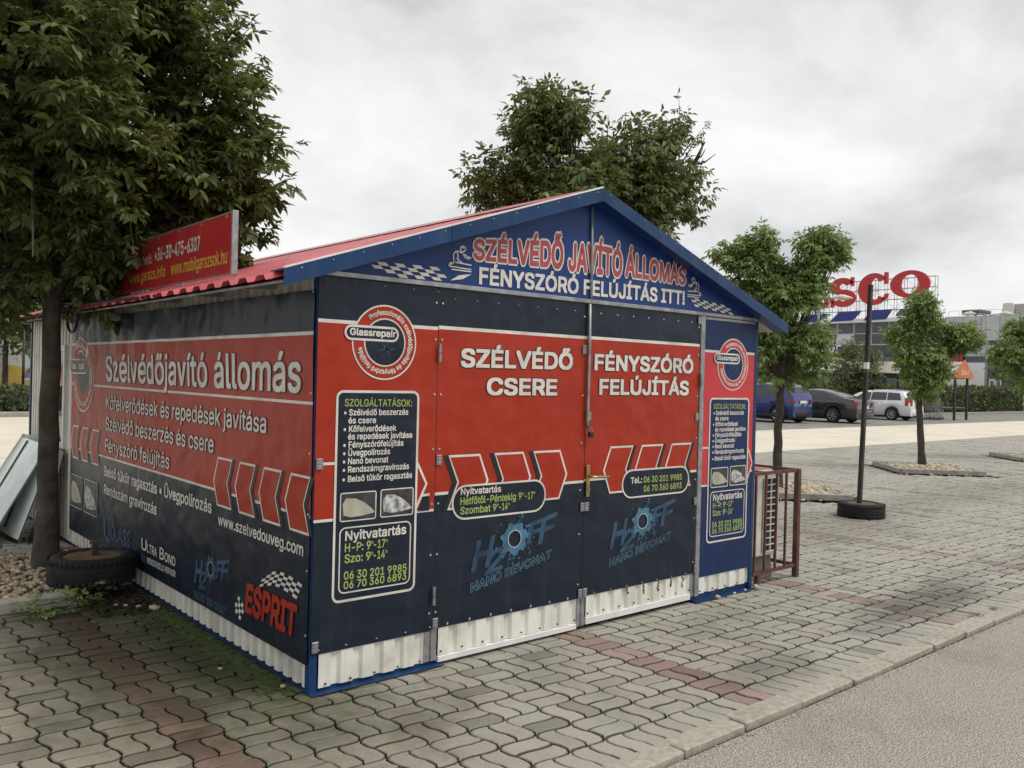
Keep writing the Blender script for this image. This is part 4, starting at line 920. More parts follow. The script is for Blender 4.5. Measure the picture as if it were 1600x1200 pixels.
# loose stones that lie round the beds and the kiosk foot
def stone(x, y, s, label, mat, z=0):
    me = pebble_mesh(1, lambda a, b: True, (-.001, -.001, .001, .001), lambda a, b, r: 0, int(abs(x*977+y*531)*10), s, s*1.05); me.name = 'stone'; me.materials.append(mat); return tag(link('stone', me, None, (x, y, z+s*.5)), label, 'stone', 'loose stones at the kiosk foot')
PALEST = pm('pale_stone', (.55, .46, .33), .7, .15, 20)
for x, y, s, lb_, mt in ((-.10, 1.98, .035, 'tan stone at the long wall, right of the dropped leaf sprig', PALEST), (-.165, 2.08, .026, 'grey-brown stone second in the short row at the wall foot', PEB), (-.225, 2.16, .020, 'small pale stone third in the row at the wall foot', PALEST), (-.27, 2.22, .017, 'smallest stone ending the row near the tyre', PALEST),
                         (-.05, .18, .016, 'tan pebble in the moss by the kiosk front corner', PALEST), (-.20, .62, .013, 'whitish pebble on the moss strip beside the long wall', PALEST), (3.30, -.035, .026, 'upright ochre stone on the blue sill under the right panel', PALEST), (3.52, -.030, .014, 'small white stone on the blue sill, middle of the right panel', WHITE), (3.67, -.022, .013, 'tiny white stone near the right end of the blue sill', WHITE), (3.80, -.03, .033, 'pale flat stone at the kiosk right corner', PALEST)): stone(x, y, s, lb_, mt, .004)
me = pebble_mesh(70, lambda x, y: abs(abs(x-15)+abs(y-3.55)-1.18) < .12 and y < 3.5 or abs(abs(x-9.35)+abs(y-3.12)-1.12) < .10, (8, 2, 16.5, 4), lambda x, y, r: .008, 77, .012, .028); me.materials.append(PALEST); kind(tag(link('scattered_pebbles', me), 'loose pebbles spilled along the edges of the beds', 'pebbles'), 'stuff')

# moss along the long wall, soil litter under the tyre
MOSS = pm('moss', (.075, .110, .018), .95, .25, 30, col2=(.035, .055, .010), bump=1, bscale=160, bdist=.02)
m = MB(); rr = random.Random(12)
for k in range(300):
    y = rr.uniform(.08, 2.0); x = -.03-abs(rr.gauss(0, .055))-(.10*max(0, y-.6) if rr.random() < .3 else 0); s = rr.uniform(.012, .035)*(1 if x > -.14 else .6)
    n0 = 7; vs = []; 
    for q in range(n0): a = 6.283*q/n0; e = s*rr.uniform(.75, 1.35); vs.append((x+e*math.cos(a), y+e*1.3*math.sin(a), .001))
    for q in range(n0): a = 6.283*q/n0; e = s*.6*rr.uniform(.8, 1.2); vs.append((x+e*math.cos(a), y+e*1.3*math.sin(a), s*.34))
    vs.append((x, y, s*.42)); m.add(vs, [(q, (q+1) % n0, n0+(q+1) % n0, n0+q) for q in range(n0)]+[(n0+q, n0+(q+1) % n0, 2*n0) for q in range(n0)])
kind(tag(m.build('moss', MOSS, None, True), 'green moss cushions along the foot of the long wall', 'moss'), 'stuff')
LIT = pm('leaf_litter', (.05, .037, .024), .95, .35, 20, island=.5)
m = MB()
for k in range(700):
    x, y = rr.uniform(-.46, .0), rr.uniform(1.95, 2.75)
    if rr.random() < max(0, (-.14-x)*2.2-(y-2)*.2): continue
    a = rr.uniform(0, 6.28); l = rr.uniform(.01, .035); w = l*.35; tz = rr.uniform(.002, .022); c_, s_ = math.cos(a), math.sin(a)
    m.add([(x-c_*l, y-s_*l, tz*.5), (x-s_*w, y+c_*w, tz+.004), (x+c_*l, y+s_*l, tz*.6), (x+s_*w, y-c_*w, tz)], [(0, 1, 2, 3)])
kind(tag(m.build('leaf_litter', LIT), 'dark rotting leaf litter between tyre and kiosk wall', 'leaf litter'), 'stuff')
# a torn sprig lying on the paving
sp_ = thing('leaf_sprig', 'torn green leafy sprig lying on the pavers by the bed corner', 'twig', (-.62, 2.34, .03))
m = MB(); m.tube([(-.25, -.02, .01), (0, .02, .02), (.22, .0, .035)], [.004, .003, .002], 5); m.build('stem', BARK, sp_)
leaf_cloud('leaves', [(0, 0, .04, .17, .09, .03), (.08, 0, .06, .07)], 19, pm('leaf_sprig', (.20, .28, .09), .5, .2, 6, island=.25, transl=.25), sp_, 9, shoot=.2, leaf=.17, leaflets=7, lw=.36, droop=.12, up=.0, per=3)[0].scale = (.9, .9, .45)

# ------------------------------------------------------------------ tyre posts
def tyre_parts(t, R_, h, seed):
    p = [(R_*.60, .03), (R_*.62, .012), (R_*.80, .0), (R_*.93, .012), (R_, .045), (R_*1.005, h*.5), (R_, h-.045), (R_*.93, h-.012), (R_*.80, h), (R_*.66, h-.010), (R_*.60, h-.03)]
    m = MB(); m.lathe(p, 48); ty = m.build('tyre', RUBBER, t, True)
    m = MB()
    for zc in (.25, .42, .58, .75):
        m.lathe([(R_*1.003, h*zc-.004), (R_*1.012, h*zc-.0035), (R_*1.012, h*zc+.0035), (R_*1.003, h*zc+.004)], 48)
    for k in range(44):
        a = 2*math.pi*k/44
        for z0, z1 in ((.06, .23), (.77, .94)):
            c_, s_ = math.cos(a), math.sin(a); w = .013; q = [(R_*.995, -w), (R_*1.010, -w), (R_*1.010, w), (R_*.995, w)]
            vs = [(c_*x-s_*y, s_*x+c_*y, h*z) for z in (z0, z1) for x, y in q]; m.add(vs, [(0, 1, 2, 3), (7, 6, 5, 4), (0, 4, 5, 1), (1, 5, 6, 2), (2, 6, 7, 3)])
    m.build('tread', RUBBER, ty, True)
    m = MB(); rr = random.Random(seed); n = 32; vs = [(0, 0, h-.012)]
    for r_ in (.35, .7, 1.0):
        for k in range(n): a = 6.283*k/n; vs.append((R_*.66*r_*math.cos(a), R_*.66*r_*math.sin(a), h-.014+rr.uniform(-.003, .003)))
    fs = [(0, 1+k, 1+(k+1) % n) for k in range(n)]+[(1+n*j+k, 1+n*(j+1)+k, 1+n*(j+1)+(k+1) % n, 1+n*j+(k+1) % n) for j in range(2) for k in range(n)]
    m.add(vs, fs); m.build('concrete_fill', RUST, t, True)
tp = thing('tyre_post', 'thin dark pole with a white tape patch standing in a concrete-filled tyre', 'post', (8.16, 1.36, .0))
tyre_parts(tp, .275, .175, 2)
m = MB(); b0, b1 = Vector((-.02, .015, .16)), Vector((.045, -.02, 2.86)); m.tube([b0, b1], .033, 4); m.build('pole', pm('pole_paint', (.030, .024, .022), .5, .3, 10, dirt=.35, dscale=6, dcol=(.10, .05, .03)), tp)
m = MB(); m.tube([b0.lerp(b1, .615), b0.lerp(b1, .645)], .036, 4, False); m.build('tape', WHITE, tp); mb().tube([b0.lerp(b1, .600), b0.lerp(b1, .612)], .0355, 4, False).build('rust_band', RUST, tp)
tq = thing('tyre_post', 'concrete-filled tyre with a cut-off pole stump beside the ash tree', 'post', (-.31, 2.66, .093))
tyre_parts(tq, .282, .195, 6)
m = MB(); m.tube([(.02, 0, .17), (.022, .0, .275)], .030, 4); m.build('pole_stump', pm('rusted_stump', (.07, .04, .03), .8, .3, 20), tq)
m = MB(); m.tube([(-.02, .0, .27), (.06, .0, .272)], .008, 6); m.build('cross_bolt', RUST, tq)

# ------------------------------------------------------------------ windscreens leaning on the long wall
GLS = pm('windscreen_glass', (.70, .80, .75), .10, .15, 3, spec=.8, dirt=.5, dscale=2.5, dcol=(.6, .66, .62)); FRIT = pm('windscreen_frit', (.02, .02, .022), .25, .2, 6)
def windscreen(label, y0, y1, xf, xt, h, bow, seed, dark=False):
    t = thing('windscreen', label, 'windscreen', (xf, (y0+y1)/2, 0), 0, 'windscreens leaning on the kiosk'); hl = (y1-y0)/2; n = 16; k = 10
    def P(a, b, e=0):     # a along -1..1, b up 0..1
        y = a*hl*(1-.14*b); cu = bow*(1-a*a); x = (xt-xf)*b-cu*.8*(1-.3*b); z = h*b+.012*math.cos(a*1.5)-.012*abs(a); return (x-e, y, z+.004)
    m = MB(); fr_ = MB()
    for g, a0, a1, c0, c1, e in ((m, -1, 1, 0, 1, 0), (m, -1, 1, 0, 1, -.005)):
        vs = [P(a0+(a1-a0)*i/n, c0+(c1-c0)*j/k, e) for j in range(k+1) for i in range(n+1)]; g.add(vs, [(j*(n+1)+i, j*(n+1)+i+1, (j+1)*(n+1)+i+1, (j+1)*(n+1)+i) for j in range(k) for i in range(n)])
    m.build('glass', FRIT if dark else GLS, t, True)
    for a0, a1, c0, c1 in ((-1, -.965, 0, 1), (.965, 1, 0, 1), (-.965, .965, 0, .045), (-.965, .965, .965, 1)):
        vs = [P(a0+(a1-a0)*i/n, c0+(c1-c0)*j/k, .0015) for j in range(k+1) for i in range(n+1)]; fr_.add(vs, [(j*(n+1)+i, j*(n+1)+i+1, (j+1)*(n+1)+i+1, (j+1)*(n+1)+i) for j in range(k) for i in range(n)])
    fr_.build('border', FRIT, t, True)
    if not dark:
        m = MB(); m.tube([P(-.35, .1, .006), P(-.1, .95, .006)], .009, 5); m.build('wiper_rest_strip', FRIT, t)
windscreen('pale green windscreen with black border, outermost of those leaning by the ash trunk', 4.95, 6.35, -.58, -.06, .90, .10, 1)
windscreen('windscreen leaning between the outermost pane and the kiosk wall', 4.85, 6.1, -.36, -.05, .86, .08, 2)
windscreen('dark tinted pane upright against the wall right of the trunk', 4.62, 5.05, -.24, -.04, .84, .03, 3, True)
for k, (x, y, rz) in enumerate(((-.14, 4.28, .1), (-.10, 4.0, -.05))):
    o = mb().box((-.06, -.12, 0), (.06, .12, .065), .006).build('loose_brick', pm('brick_red', (.20, .085, .06), .85, .3, 20) if k else pm('brick_pale', (.33, .26, .2), .85, .25, 20), None, False, (x, y, .0)); o.rotation_euler = (0, 0, rz); tag(o, ('pale loose brick at the wall behind the stump tyre', 'reddish loose brick at the wall just behind the stump tyre')[k], 'brick')

# ------------------------------------------------------------------ black cable with a loop under the eave
CBL = pm('cable_black', (.012, .012, .013), .5, .1, 10)
c = MB(); pts = [(-3.2, 6.2, 2.30), (-2.0, 5.2, 2.24), (-1.0, 4.2, 2.19), (-.36, 3.62, 2.12), (-.30, 3.55, 2.10)]
for k in range(13):
    a = R(95+k*30); pts.append((-.29, 3.42+.155*math.cos(a)*1.0-.0, 1.98+.115*math.sin(a)))
pts += [(-.29, 3.3, 2.085), (-.29, 3.0, 2.07), (-.285, 2.2, 2.055), (-.26, 1.6, 2.05)]
c.tube(pts, .0105, 6); tag(c.build('cable', CBL, None, True), 'black cable looped under the eave beside the ash trunk', 'cable')

# ------------------------------------------------------------------ air conditioner in its cage, right of the kiosk
ac = thing('air_conditioner', 'cream outdoor air conditioner unit on grey feet inside the brown cage', 'air conditioner', (4.11, .10, 0))
m = MB(); m.box((-.18, 0, .20), (.18, .82, .88), .012); ac_b = m.build('case', CREAM, ac)
m = MB(); m.box((-.183, -.004, .850), (.183, .824, .885), .006); m.build('top_cover', CREAM, ac)
m = MB(); m.box((-.045, -.0045, .235), (.160, -.0015, .835)); m.build('grille_opening', DARK, ac)
m = MB()
for k in range(12): m.box((-.045, -.014, .235+k*.0542), (.160, -.006, .243+k*.0542))
for x_ in (-.047, .053, .154): m.box((x_, -.016, .23), (x_+.009, -.0055, .842))
m.build('grille', CREAM, ac)
for y_ in (.04, .55):
    m = MB(); P = [(-.17, .006), (.18, .006), (.15, .195), (-.14, .195)]; m.prism(P, -y_, -y_-.2, lambda u, v, d: (u, -d, v)); m.build('foot', pm_cache('foot_grey', (.16, .145, .125), rough=.85), ac)
cg = thing('steel_cage', 'brown square-tube cage with faded red lid around the air conditioner', 'cage', (3.80, .03, 0))
def bar(a, b, r_, nm): m = MB(); m.tube([a, b], r_*1.4, 4); return m.build(nm, BROWN, cg)
for x_, y_ in ((.665, 0), (.665, 1.1), (.03, 1.1)): bar((x_, y_, .002), (x_, y_, .90), .021, 'cage_post')
bar((.105, 0, .012), (.105, 0, .09), .016, 'cage_post'); bar((.03, .0, .10), (.665, 0, .10), .013, 'rail'); bar((.0, 0, .89), (.68, 0, .89), .013, 'rail'); bar((.665, 0, .10), (.665, 1.1, .10), .013, 'rail'); bar((.665, 0, .89), (.665, 1.1, .89), .013, 'rail'); bar((.03, 1.1, .89), (.665, 1.1, .89), .013, 'rail')
for x_ in (.06, .20, .355, .495): bar((x_, 0, .10), (x_, 0, .885), .008, 'upright_bar')
for y_ in (.2, .4, .6, .8, .95): bar((.665, y_, .10), (.665, y_, .885), .008, 'upright_bar')
m = MB(); m.box((-.02, .05, .912), (.36, 1.10, .917)); m.build('lid', PINKT, cg)

# ------------------------------------------------------------------ cars
CHROME = pm('chrome', (.6, .6, .6), .2, .1, 9, metallic=1); ALLOY = pm('alloy', (.48, .48, .49), .3, .1, 9, metallic=.7); LAMPR = pm('tail_lamp', (.45, .02, .025), .15, .15, 12, spec=.7); PLATE = pm('number_plate', (.7, .7, .68), .4, .05, 9); HLAMP = pm('head_lamp', (.6, .62, .63), .12, .1, 9)
def car_paint(n, c, metallic=.35): return pm(n, c, .28, .05, 2, metallic=metallic, coat=.7, dirt=.08)
def make_car(name, label, loc, rz, prof, belt, L, Wd, H, paint, rearw, sidew, wheels, rw=.33, rails=False, cladding=False, group='parked cars', lampz=(.78, .98), detail=True, plate_z=.72, black_bumper=False):
    t = thing(name, label, 'car', loc, rz, group); hw = Wd/2
    py, pz = zip(*prof); by, bz_ = zip(*belt)
    ys = np.unique(np.concatenate([np.linspace(0, L, 96), np.linspace(0, .12, 8), np.linspace(L-.12, L, 6)]))
    def top(y): return float(np.interp(y, py, pz))
    def bel(y): return min(float(np.interp(y, by, bz_)), top(y)-.03)
    def half(y): e = min(y, L-y); return hw*(1-.15*max(0, 1-e/.55)**2.2)
    def bot(y):
        z = .23 if not cladding else .27
        for w_ in wheels:
            q = (rw+.055)**2-(y-w_)**2
            if q > 0: z = max(z, rw+math.sqrt(q)-.01)
        return z
    def sec(y):
        w = half(y); zt = top(y); zb = bot(y); bl = max(bel(y), zb+.06); gh = max(0, zt-bl); wr = w*.95-gh*.30; zm_ = (max(zb, .3)+bl)/2
        return [(0, min(zb+.03, .4)), (w*.86, zb), (w*.965, zb+.03), (w, max(zm_, zb+.04)), (w*.985, bl-.06 if bl-.06 > zb+.05 else zb+.05), (w*.95, bl), (w*.95-gh*.15, bl+gh*.5), (wr, bl+gh*.86), (wr*.90, bl+gh*.965), (wr*.5, zt+.01), (0, zt+.014)]
    secs = [sec(y) for y in ys]; n = len(secs[0])
    m = MB(); vs = []
    for y, s_ in zip(ys, secs): vs += [(-a, y, b) for a, b in s_]+[(a, y, b) for a, b in s_]
    fs = []
    for i in range(len(ys)-1):
        for k in range(n-1):
            a = i*2*n+k; fs += [(a, a+1, a+1+2*n, a+2*n), (a+n, a+n+2*n, a+n+1+2*n, a+n+1)]
    N = len(ys)-1
    fs += [tuple([k for k in range(n)]+[n+k for k in range(n-2, 0, -1)]), tuple([N*2*n+n+k for k in range(n)]+[N*2*n+k for k in range(n-2, 0, -1)])]
    m.add(vs, fs); body = m.build('body', paint, t, True)
    body.data.polygons[-1].use_smooth = False; body.data.polygons[-2].use_smooth = False
    def surf(y, k, sgn, off):
        s_ = sec(y); i = min(int(k), n-2); f = k-i; p = (s_[i][0]*(1-f)+s_[i+1][0]*f, s_[i][1]*(1-f)+s_[i+1][1]*f); return (sgn*(p[0]+off), y, p[1]+off*.25)
    # glass
    for (ya0, ya1, yb0, yb1) in sidew:
        for sgn in (-1, 1):
            g = MB(); q = 10; r_ = 4; vs = []
            for j in range(r_+1):
                f = j/r_; k = 5.12+1.72*f; a0 = ya0+(ya1-ya0)*f; a1 = yb0+(yb1-yb0)*f
                for i in range(q+1): vs.append(surf(a0+(a1-a0)*i/q, k, sgn, .008))
            g.add(vs, [(j*(q+1)+i, j*(q+1)+i+1, (j+1)*(q+1)+i+1, (j+1)*(q+1)+i) for j in range(r_) for i in range(q)]); g.build('side_window', DGL, t, True)
    for (ya, yb, nm) in rearw:
        g = MB(); q = 8; r_ = 6; vs = []
        for j in range(r_+1):
            y = ya+(yb-ya)*j/r_; s_ = sec(y)
            for i in range(q+1):
                u = (i/q*2-1); x = u*s_[8][0]*.96; z = np.interp(abs(x), [0, s_[9][0], s_[8][0], s_[7][0]], [s_[10][1], s_[9][1], s_[8][1], s_[7][1]]); vs.append((x, y-(.008 if nm == 'rear_window' else -.008), float(z)+.008))
        g.add(vs, [(j*(q+1)+i, j*(q+1)+i+1, (j+1)*(q+1)+i+1, (j+1)*(q+1)+i) for j in range(r_) for i in range(q)]); g.build(nm, DGL, t, True)
    # wheels
    for w_ in wheels:
        for sgn in (-1, 1):
            wm = MB(); x0 = sgn*(hw-.20); x1 = sgn*(hw-.012)
            wm.lathe([(rw*.62, 0), (rw*.9, 0), (rw, .025*sgn), (rw, (.188-.025)*sgn), (rw*.9, .188*sgn), (rw*.66, .183*sgn), (rw*.62, .16*sgn)], 28, (x0, w_, rw), 'x'); wl = wm.build('wheel', RUBBER, t, True)
            rm = MB(); rm.lathe([(rw*.66, .182*sgn), (rw*.60, .176*sgn), (rw*.58, .10*sgn)], 28, (x0, w_, rw), 'x'); xx = x0+.170*sgn
            for k in range(7):
                a = 2*math.pi*k/7; c_, s_ = math.cos(a), math.sin(a); e = rw*.085
                P = [(.0, -e*1.2), (rw*.60, -e*.7), (rw*.60, e*.7), (.0, e*1.2)]; rm.add([(xx, w_+c_*u-s_*v, rw+s_*u+c_*v) for u, v in P]+[(xx-.03*sgn, w_+c_*u-s_*v, rw+s_*u+c_*v) for u, v in P], [(0, 1, 2, 3), (0, 4, 5, 1), (2, 6, 7, 3)])
            rm.lathe([(.0001, .178*sgn), (rw*.16, .176*sgn), (rw*.17, .15*sgn)], 14, (x0, w_, rw), 'x'); rm.build('rim', ALLOY, wl)
            dm = MB(); dm.lathe([(.0001, .09*sgn), (rw*.60, .09*sgn)], 24, (x0, w_, rw), 'x'); dm.build('brake_disc', DARK, wl)
    um = MB(); um.box((-hw*.80, .25, .16), (hw*.80, L-.25, .52)); um.build('underbody', DARK, t)
    # rear: lamps, plate, bumper, seams
    for sgn in (-1, 1):
        z0, z1 = lampz; lm = MB(); vs = []
        for z in (z0, (z0+z1)/2, z1):
            for (u, y) in ((.66, -.012), (.80, -.014), (.955, .02), (1.0, .14), (.99, .24)):
                x = half(max(y, 0))*u if u < .97 else half(y)*1.0+.004; vs.append((sgn*(x if u > .9 else hw*.85*u/.955), y if u < .9 else y-.01, z if u < .97 else z+.01))
        lm.add(vs, [(r_*5+i, r_*5+i+1, (r_+1)*5+i+1, (r_+1)*5+i) for r_ in range(2) for i in range(4)]); lm.build('tail_lamp', LAMPR, t, True)
        hm = MB(); hm.box((sgn*hw*.55, L-.16, .60), (sgn*hw*.86, L-.03, .72), .02); hm.build('headlight', HLAMP, t)
        mm = MB(); mm.box((sgn*(hw-.03), L*.655, bel(L*.655)-.03), (sgn*(hw+.16), L*.655+.10, bel(L*.655)+.12), .03); mm.build('mirror', paint, t)
        for hy in (.36, .56):
            hm = MB(); y = L*hy; z = bel(y)-.10; hm.box((sgn*(half(y)*.992), y, z), (sgn*(half(y)+.028), y+.18, z+.03), .006); hm.build('door_handle', paint, t)
        dm = MB()
        for hy in (.30, .485, .675):
            y = L*hy; pts = [surf(y, k, sgn, .003) for k in (2.2, 3, 4, 5)]; pts2 = [surf(y+.009, k, sgn, .003) for k in (2.2, 3, 4, 5)]; dm.add(pts+pts2, [(0, 1, 5, 4), (1, 2, 6, 5), (2, 3, 7, 6)])
        dm.build('door_seam', DARK, t)
    pm_ = MB(); pm_.box((-.26, -.022, plate_z-.055), (.26, -.006, plate_z+.055), .004); pm_.build('number_plate', PLATE, t)
    bm_ = MB(); bw = half(0)*1.0
    P = [(-bw*1.02, .20), (-bw*1.0, .03), (-bw*.6, -.035), (bw*.6, -.035), (bw*1.0, .03), (bw*1.02, .20)]
    z0, z1 = (.27, .56) if not black_bumper else (.28, .52)
    vs = [(a, b, z) for z in (z0, z0+.03, z1-.03, z1) for a, b in [(p[0]*(1 if 0 < i < 3 else .98), p[1]+(.02 if z in (z0, z1) else 0)) for i, p in enumerate(P)]]
    bm_.add(vs, [(r_*6+i, r_*6+i+1, (r_+1)*6+i+1, (r_+1)*6+i) for r_ in range(3) for i in range(5)]); bm_.build('rear_bumper', BLACKP if black_bumper else paint, t, True)
    if cladding:
        for w_ in wheels:
            for sgn in (-1, 1):
                cm = MB(); vs = []; q = 16
                for k in range(q+1):
                    a = math.pi*k/q
                    for r_ in (rw+.05, rw+.105): vs.append((sgn*(hw+.006), w_+r_*math.cos(a), max(.25, rw+r_*math.sin(a))))
                cm.add(vs, [(2*k, 2*k+1, 2*k+3, 2*k+2) for k in range(q)]); cm.build('arch_cladding', BLACKP, t)
        for sgn in (-1, 1): mb().box((sgn*(hw-.03), .8, .27), (sgn*(hw+.008), L-.9, .40), .01).build('sill_cladding', BLACKP, t)
    if rails:
        for sgn in (-1, 1):
            y0_, y1_ = rails; mb().tube([(sgn*(hw*.70), y0_, top(y0_)-.03), (sgn*hw*.71, y0_+.1, top(y0_)+.03), (sgn*hw*.71, (y0_+y1_)/2, top((y0_+y1_)/2)+.035), (sgn*hw*.71, y1_-.1, top(y1_)+.02), (sgn*hw*.70, y1_, top(y1_)-.04)], .016, 6).build('roof_rail', CHROME, t, True)
    return t
make_car('parked_car', 'blue compact SUV parked behind the yard tree trunk beside the kiosk', (30.75, 15.55, -.01), 0,
         [(0, .70), (.02, 1.00), (.10, 1.22), (.26, 1.50), (.42, 1.585), (.9, 1.63), (1.5, 1.65), (2.1, 1.60), (2.45, 1.49), (3.02, 1.10), (3.15, 1.05), (3.75, .96), (3.98, .82), (4.07, .60), (4.10, .48)], [(0, 1.08), (1.5, 1.03), (3, .98), (4.1, .95)], 4.10, 1.78, 1.65, car_paint('paint_blue', lin(18, 46, 112)),
         [(.13, .27, 'rear_window'), (2.52, 2.96, 'windscreen')], [(.42, .55, 1.05, 1.05), (1.10, 1.10, 1.98, 1.95), (2.03, 2.0, 2.92, 2.45)], (.68, 3.18), .345, rails=(.5, 2.0), cladding=True, black_bumper=True, lampz=(.90, 1.0), plate_z=.90)
make_car('parked_car', 'dark grey saloon parked between the blue SUV and the white estate', (33.95, 14.45, -.01), 0,
         [(0, .62), (.02, .93), (.10, 1.02), (.40, 1.07), (.62, 1.10), (1.2, 1.30), (1.65, 1.42), (2.2, 1.46), (2.7, 1.41), (3.1, 1.26), (3.55, 1.03), (3.7, .99), (4.45, .87), (4.70, .70), (4.77, .5)], [(0, .98), (1.5, .97), (3, .93), (4.7, .9)], 4.77, 1.83, 1.46, car_paint('paint_grey', lin(58, 60, 64)),
         [(.68, 1.45, 'rear_window'), (2.78, 3.50, 'windscreen')], [(.98, 1.45, 1.50, 1.52), (1.55, 1.57, 2.32, 2.28), (2.38, 2.34, 3.25, 2.75)], (1.06, 3.87), .335, lampz=(.83, .93), plate_z=.70)
make_car('parked_car', 'white estate car parked by the trolley shelter', (40.25, 15.05, -.01), 0,
         [(0, .60), (.02, .92), (.07, 1.00), (.30, 1.30), (.42, 1.41), (1.0, 1.46), (1.7, 1.47), (2.3, 1.44), (2.7, 1.32), (3.2, 1.03), (3.35, .98), (4.1, .86), (4.36, .70), (4.45, .5)], [(0, .97), (1.5, .95), (3, .92), (4.4, .9)], 4.45, 1.70, 1.47, car_paint('paint_white', (.72, .73, .74), .1),
         [(.10, .31, 'rear_window'), (2.36, 3.13, 'windscreen')], [(.42, .55, 1.12, 1.12), (1.17, 1.17, 1.95, 1.92), (2.0, 1.97, 2.95, 2.35)], (.88, 3.50), .315, rails=(.5, 2.0), lampz=(.72, 1.10), plate_z=.78)
# three cars far behind the hedge, on the upper car park
sheet('upper_car_park', 68, 13.1, 130, 75, .45, CARP)
mb().box((67.7, 13.1, -.02), (68.0, 75, .46)).build('retaining_kerb', CONC)['kind'] = 'structure'
far_prof = [(0, .60), (.02, .92), (.07, 1.00), (.30, 1.30), (.42, 1.41), (1.0, 1.46), (1.7, 1.47), (2.3, 1.44), (2.7, 1.32), (3.2, 1.03), (3.35, .98), (4.1, .86), (4.36, .70), (4.45, .5)]; fb = [(0, .97), (4.4, .9)]; fw_ = [(.10, .31, 'rear_window'), (2.36, 3.13, 'windscreen')]; fs_ = [(.42, .55, 1.12, 1.12), (1.17, 1.17, 1.95, 1.92), (2.0, 1.97, 2.95, 2.35)]
for px, D, lab, pt, sc in ((1548, 84, 'silver estate car beyond the right end of the hedge', car_paint('paint_silver', (.55, .56, .57)), -2.35), (1507, 88, 'dark grey hatchback beyond the hedge, left of the silver estate', car_paint('paint_dark_far', (.06, .06, .07)), -2.2)):
    p = CAM+ray(px, 600)*D; make_car('distant_car', lab, (p.x, p.y, .45), sc+math.pi, far_prof, fb, 4.45, 1.72, 1.47, pt, fw_, fs_, (.88, 3.5), .315, group='cars on the upper car park')

# ------------------------------------------------------------------ hedges
def hedge(label, x0, y0, x1, y1, h, w, n, seed, zb=0, mat=HEDGE):
    t = thing('hedge', label, 'hedge', ((x0+x1)/2, (y0+y1)/2, zb)); r = np.random.default_rng(seed); L = math.hypot(x1-x0, y1-y0); ux, uy = (x1-x0)/L, (y1-y0)/L
    s = r.uniform(-L/2, L/2, n); fc = r.random(n); a = r.uniform(-w/2, w/2, n); z = r.uniform(.05, h, n); top_ = fc < .42
    hv = h*(1+.07*np.sin(s*1.7+seed)+.05*np.sin(s*4.3)); z = np.where(top_, hv*r.uniform(.86, 1.08, n), z); a = np.where(top_, a, np.where(r.random(n) < .72, -w/2, w/2)+r.normal(0, .07, n))
    O = np.column_stack([s*ux-a*uy, s*uy+a*ux, z]); d = r.normal(size=(n, 3)); d[:, 2] += .5; d /= np.linalg.norm(d, axis=1)[:, None]; q = np.cross(d, r.normal(size=(n, 3))); q /= np.linalg.norm(q, axis=1)[:, None]
    l = r.uniform(.10, .22, n)[:, None]; V = np.stack([O, O+d*l*.5+q*l*.28, O+d*l, O+d*l*.5-q*l*.28], 1).reshape(-1, 3); F = np.arange(n*4).reshape(-1, 4)
    me = fast_mesh('foliage', V, F); me.materials.append(mat); link('foliage', me, t)
    m = MB(); k = int(L/.5); vs = []; rr = random.Random(seed)
    for i in range(k+1):
        s_ = -L/2+L*i/k; hh = h*(.80+rr.uniform(-.06, .06)); 
        for (a_, z_) in ((-w*.40, 0), (-w*.42, hh*.6), (-w*.25, hh), (w*.25, hh), (w*.42, hh*.6), (w*.40, 0)): vs.append((s_*ux-a_*uy, s_*uy+a_*ux, z_))
    m.add(vs, [(i*6+j, i*6+j+1, (i+1)*6+j+1, (i+1)*6+j) for i in range(k) for j in range(5)]+[tuple(range(6)), tuple(range(k*6+5, k*6-1, -1))]); m.build('twig_core', pm_cache('hedge_core', (.018, .02, .010)), t)
hedge('clipped green hedge behind the parked cars, ending at the far right', 28, 20.6, 66.5, 20.0, 1.55, 1.5, 42000, 3)
hedge('low leafy hedge on the left between pale road and painted wall', -8, 28.4, 9.5, 28.4, .85, 1.6, 12000, 5)
mb().box((-9, 26.6, -.02), (10, 27.0, .14), .02).build('left_kerb', CONC)['kind'] = 'structure'
mb().box((27, 19.0, -.02), (67, 19.18, .12), .02).build('hedge_kerb', CONC)['kind'] = 'structure'

# ------------------------------------------------------------------ trolley shelter and trolleys
OR = pm('shelter_orange', (.55, .16, .045), .45, .08, 4); POST = pm('shelter_post', (.022, .023, .026), .45, .2, 9); ROOFP = pm('shelter_roof', (.62, .56, .47), .4, .08, 3, transl=.3)
SX, SY = 44.55, 14.7
sh = thing('trolley_shelter', 'trolley shelter with dark posts, pale pitched roof and orange gable sign', 'shelter', (SX, SY, 0))
LN = 9.0
for x_ in (-.75, .75):
    for y_ in (.05, 3.0, 6.0, 8.8): mb().box((x_-.06, y_-.05, 0), (x_+.06, y_+.05, 2.28), .008).build('post', POST, sh)
for x_ in (-.95, .95): mb().box((x_-.05, -.05, 2.14), (x_+.05, LN, 2.38), .01).build('eave_beam', POST, sh)
for x_ in (-.75, .75): mb().tube([(x_, .05, .62), (x_, LN, .62)], .03, 6).build('rail', GAL, sh); 
for x0_, x1_ in ((-1.04, 0), (1.04, 0)):
    m = MB(); m.add([(x0_, -.02, 2.385), (x1_, -.02, 3.02), (x1_, LN, 3.02), (x0_, LN, 2.385), (x0_, -.02, 2.36), (x1_, -.02, 2.995), (x1_, LN, 2.995), (x0_, LN, 2.36)], [(0, 1, 2, 3), (4, 7, 6, 5), (0, 4, 5, 1), (2, 6, 7, 3), (3, 7, 4, 0)]); m.build('roof_panel', ROOFP, sh)
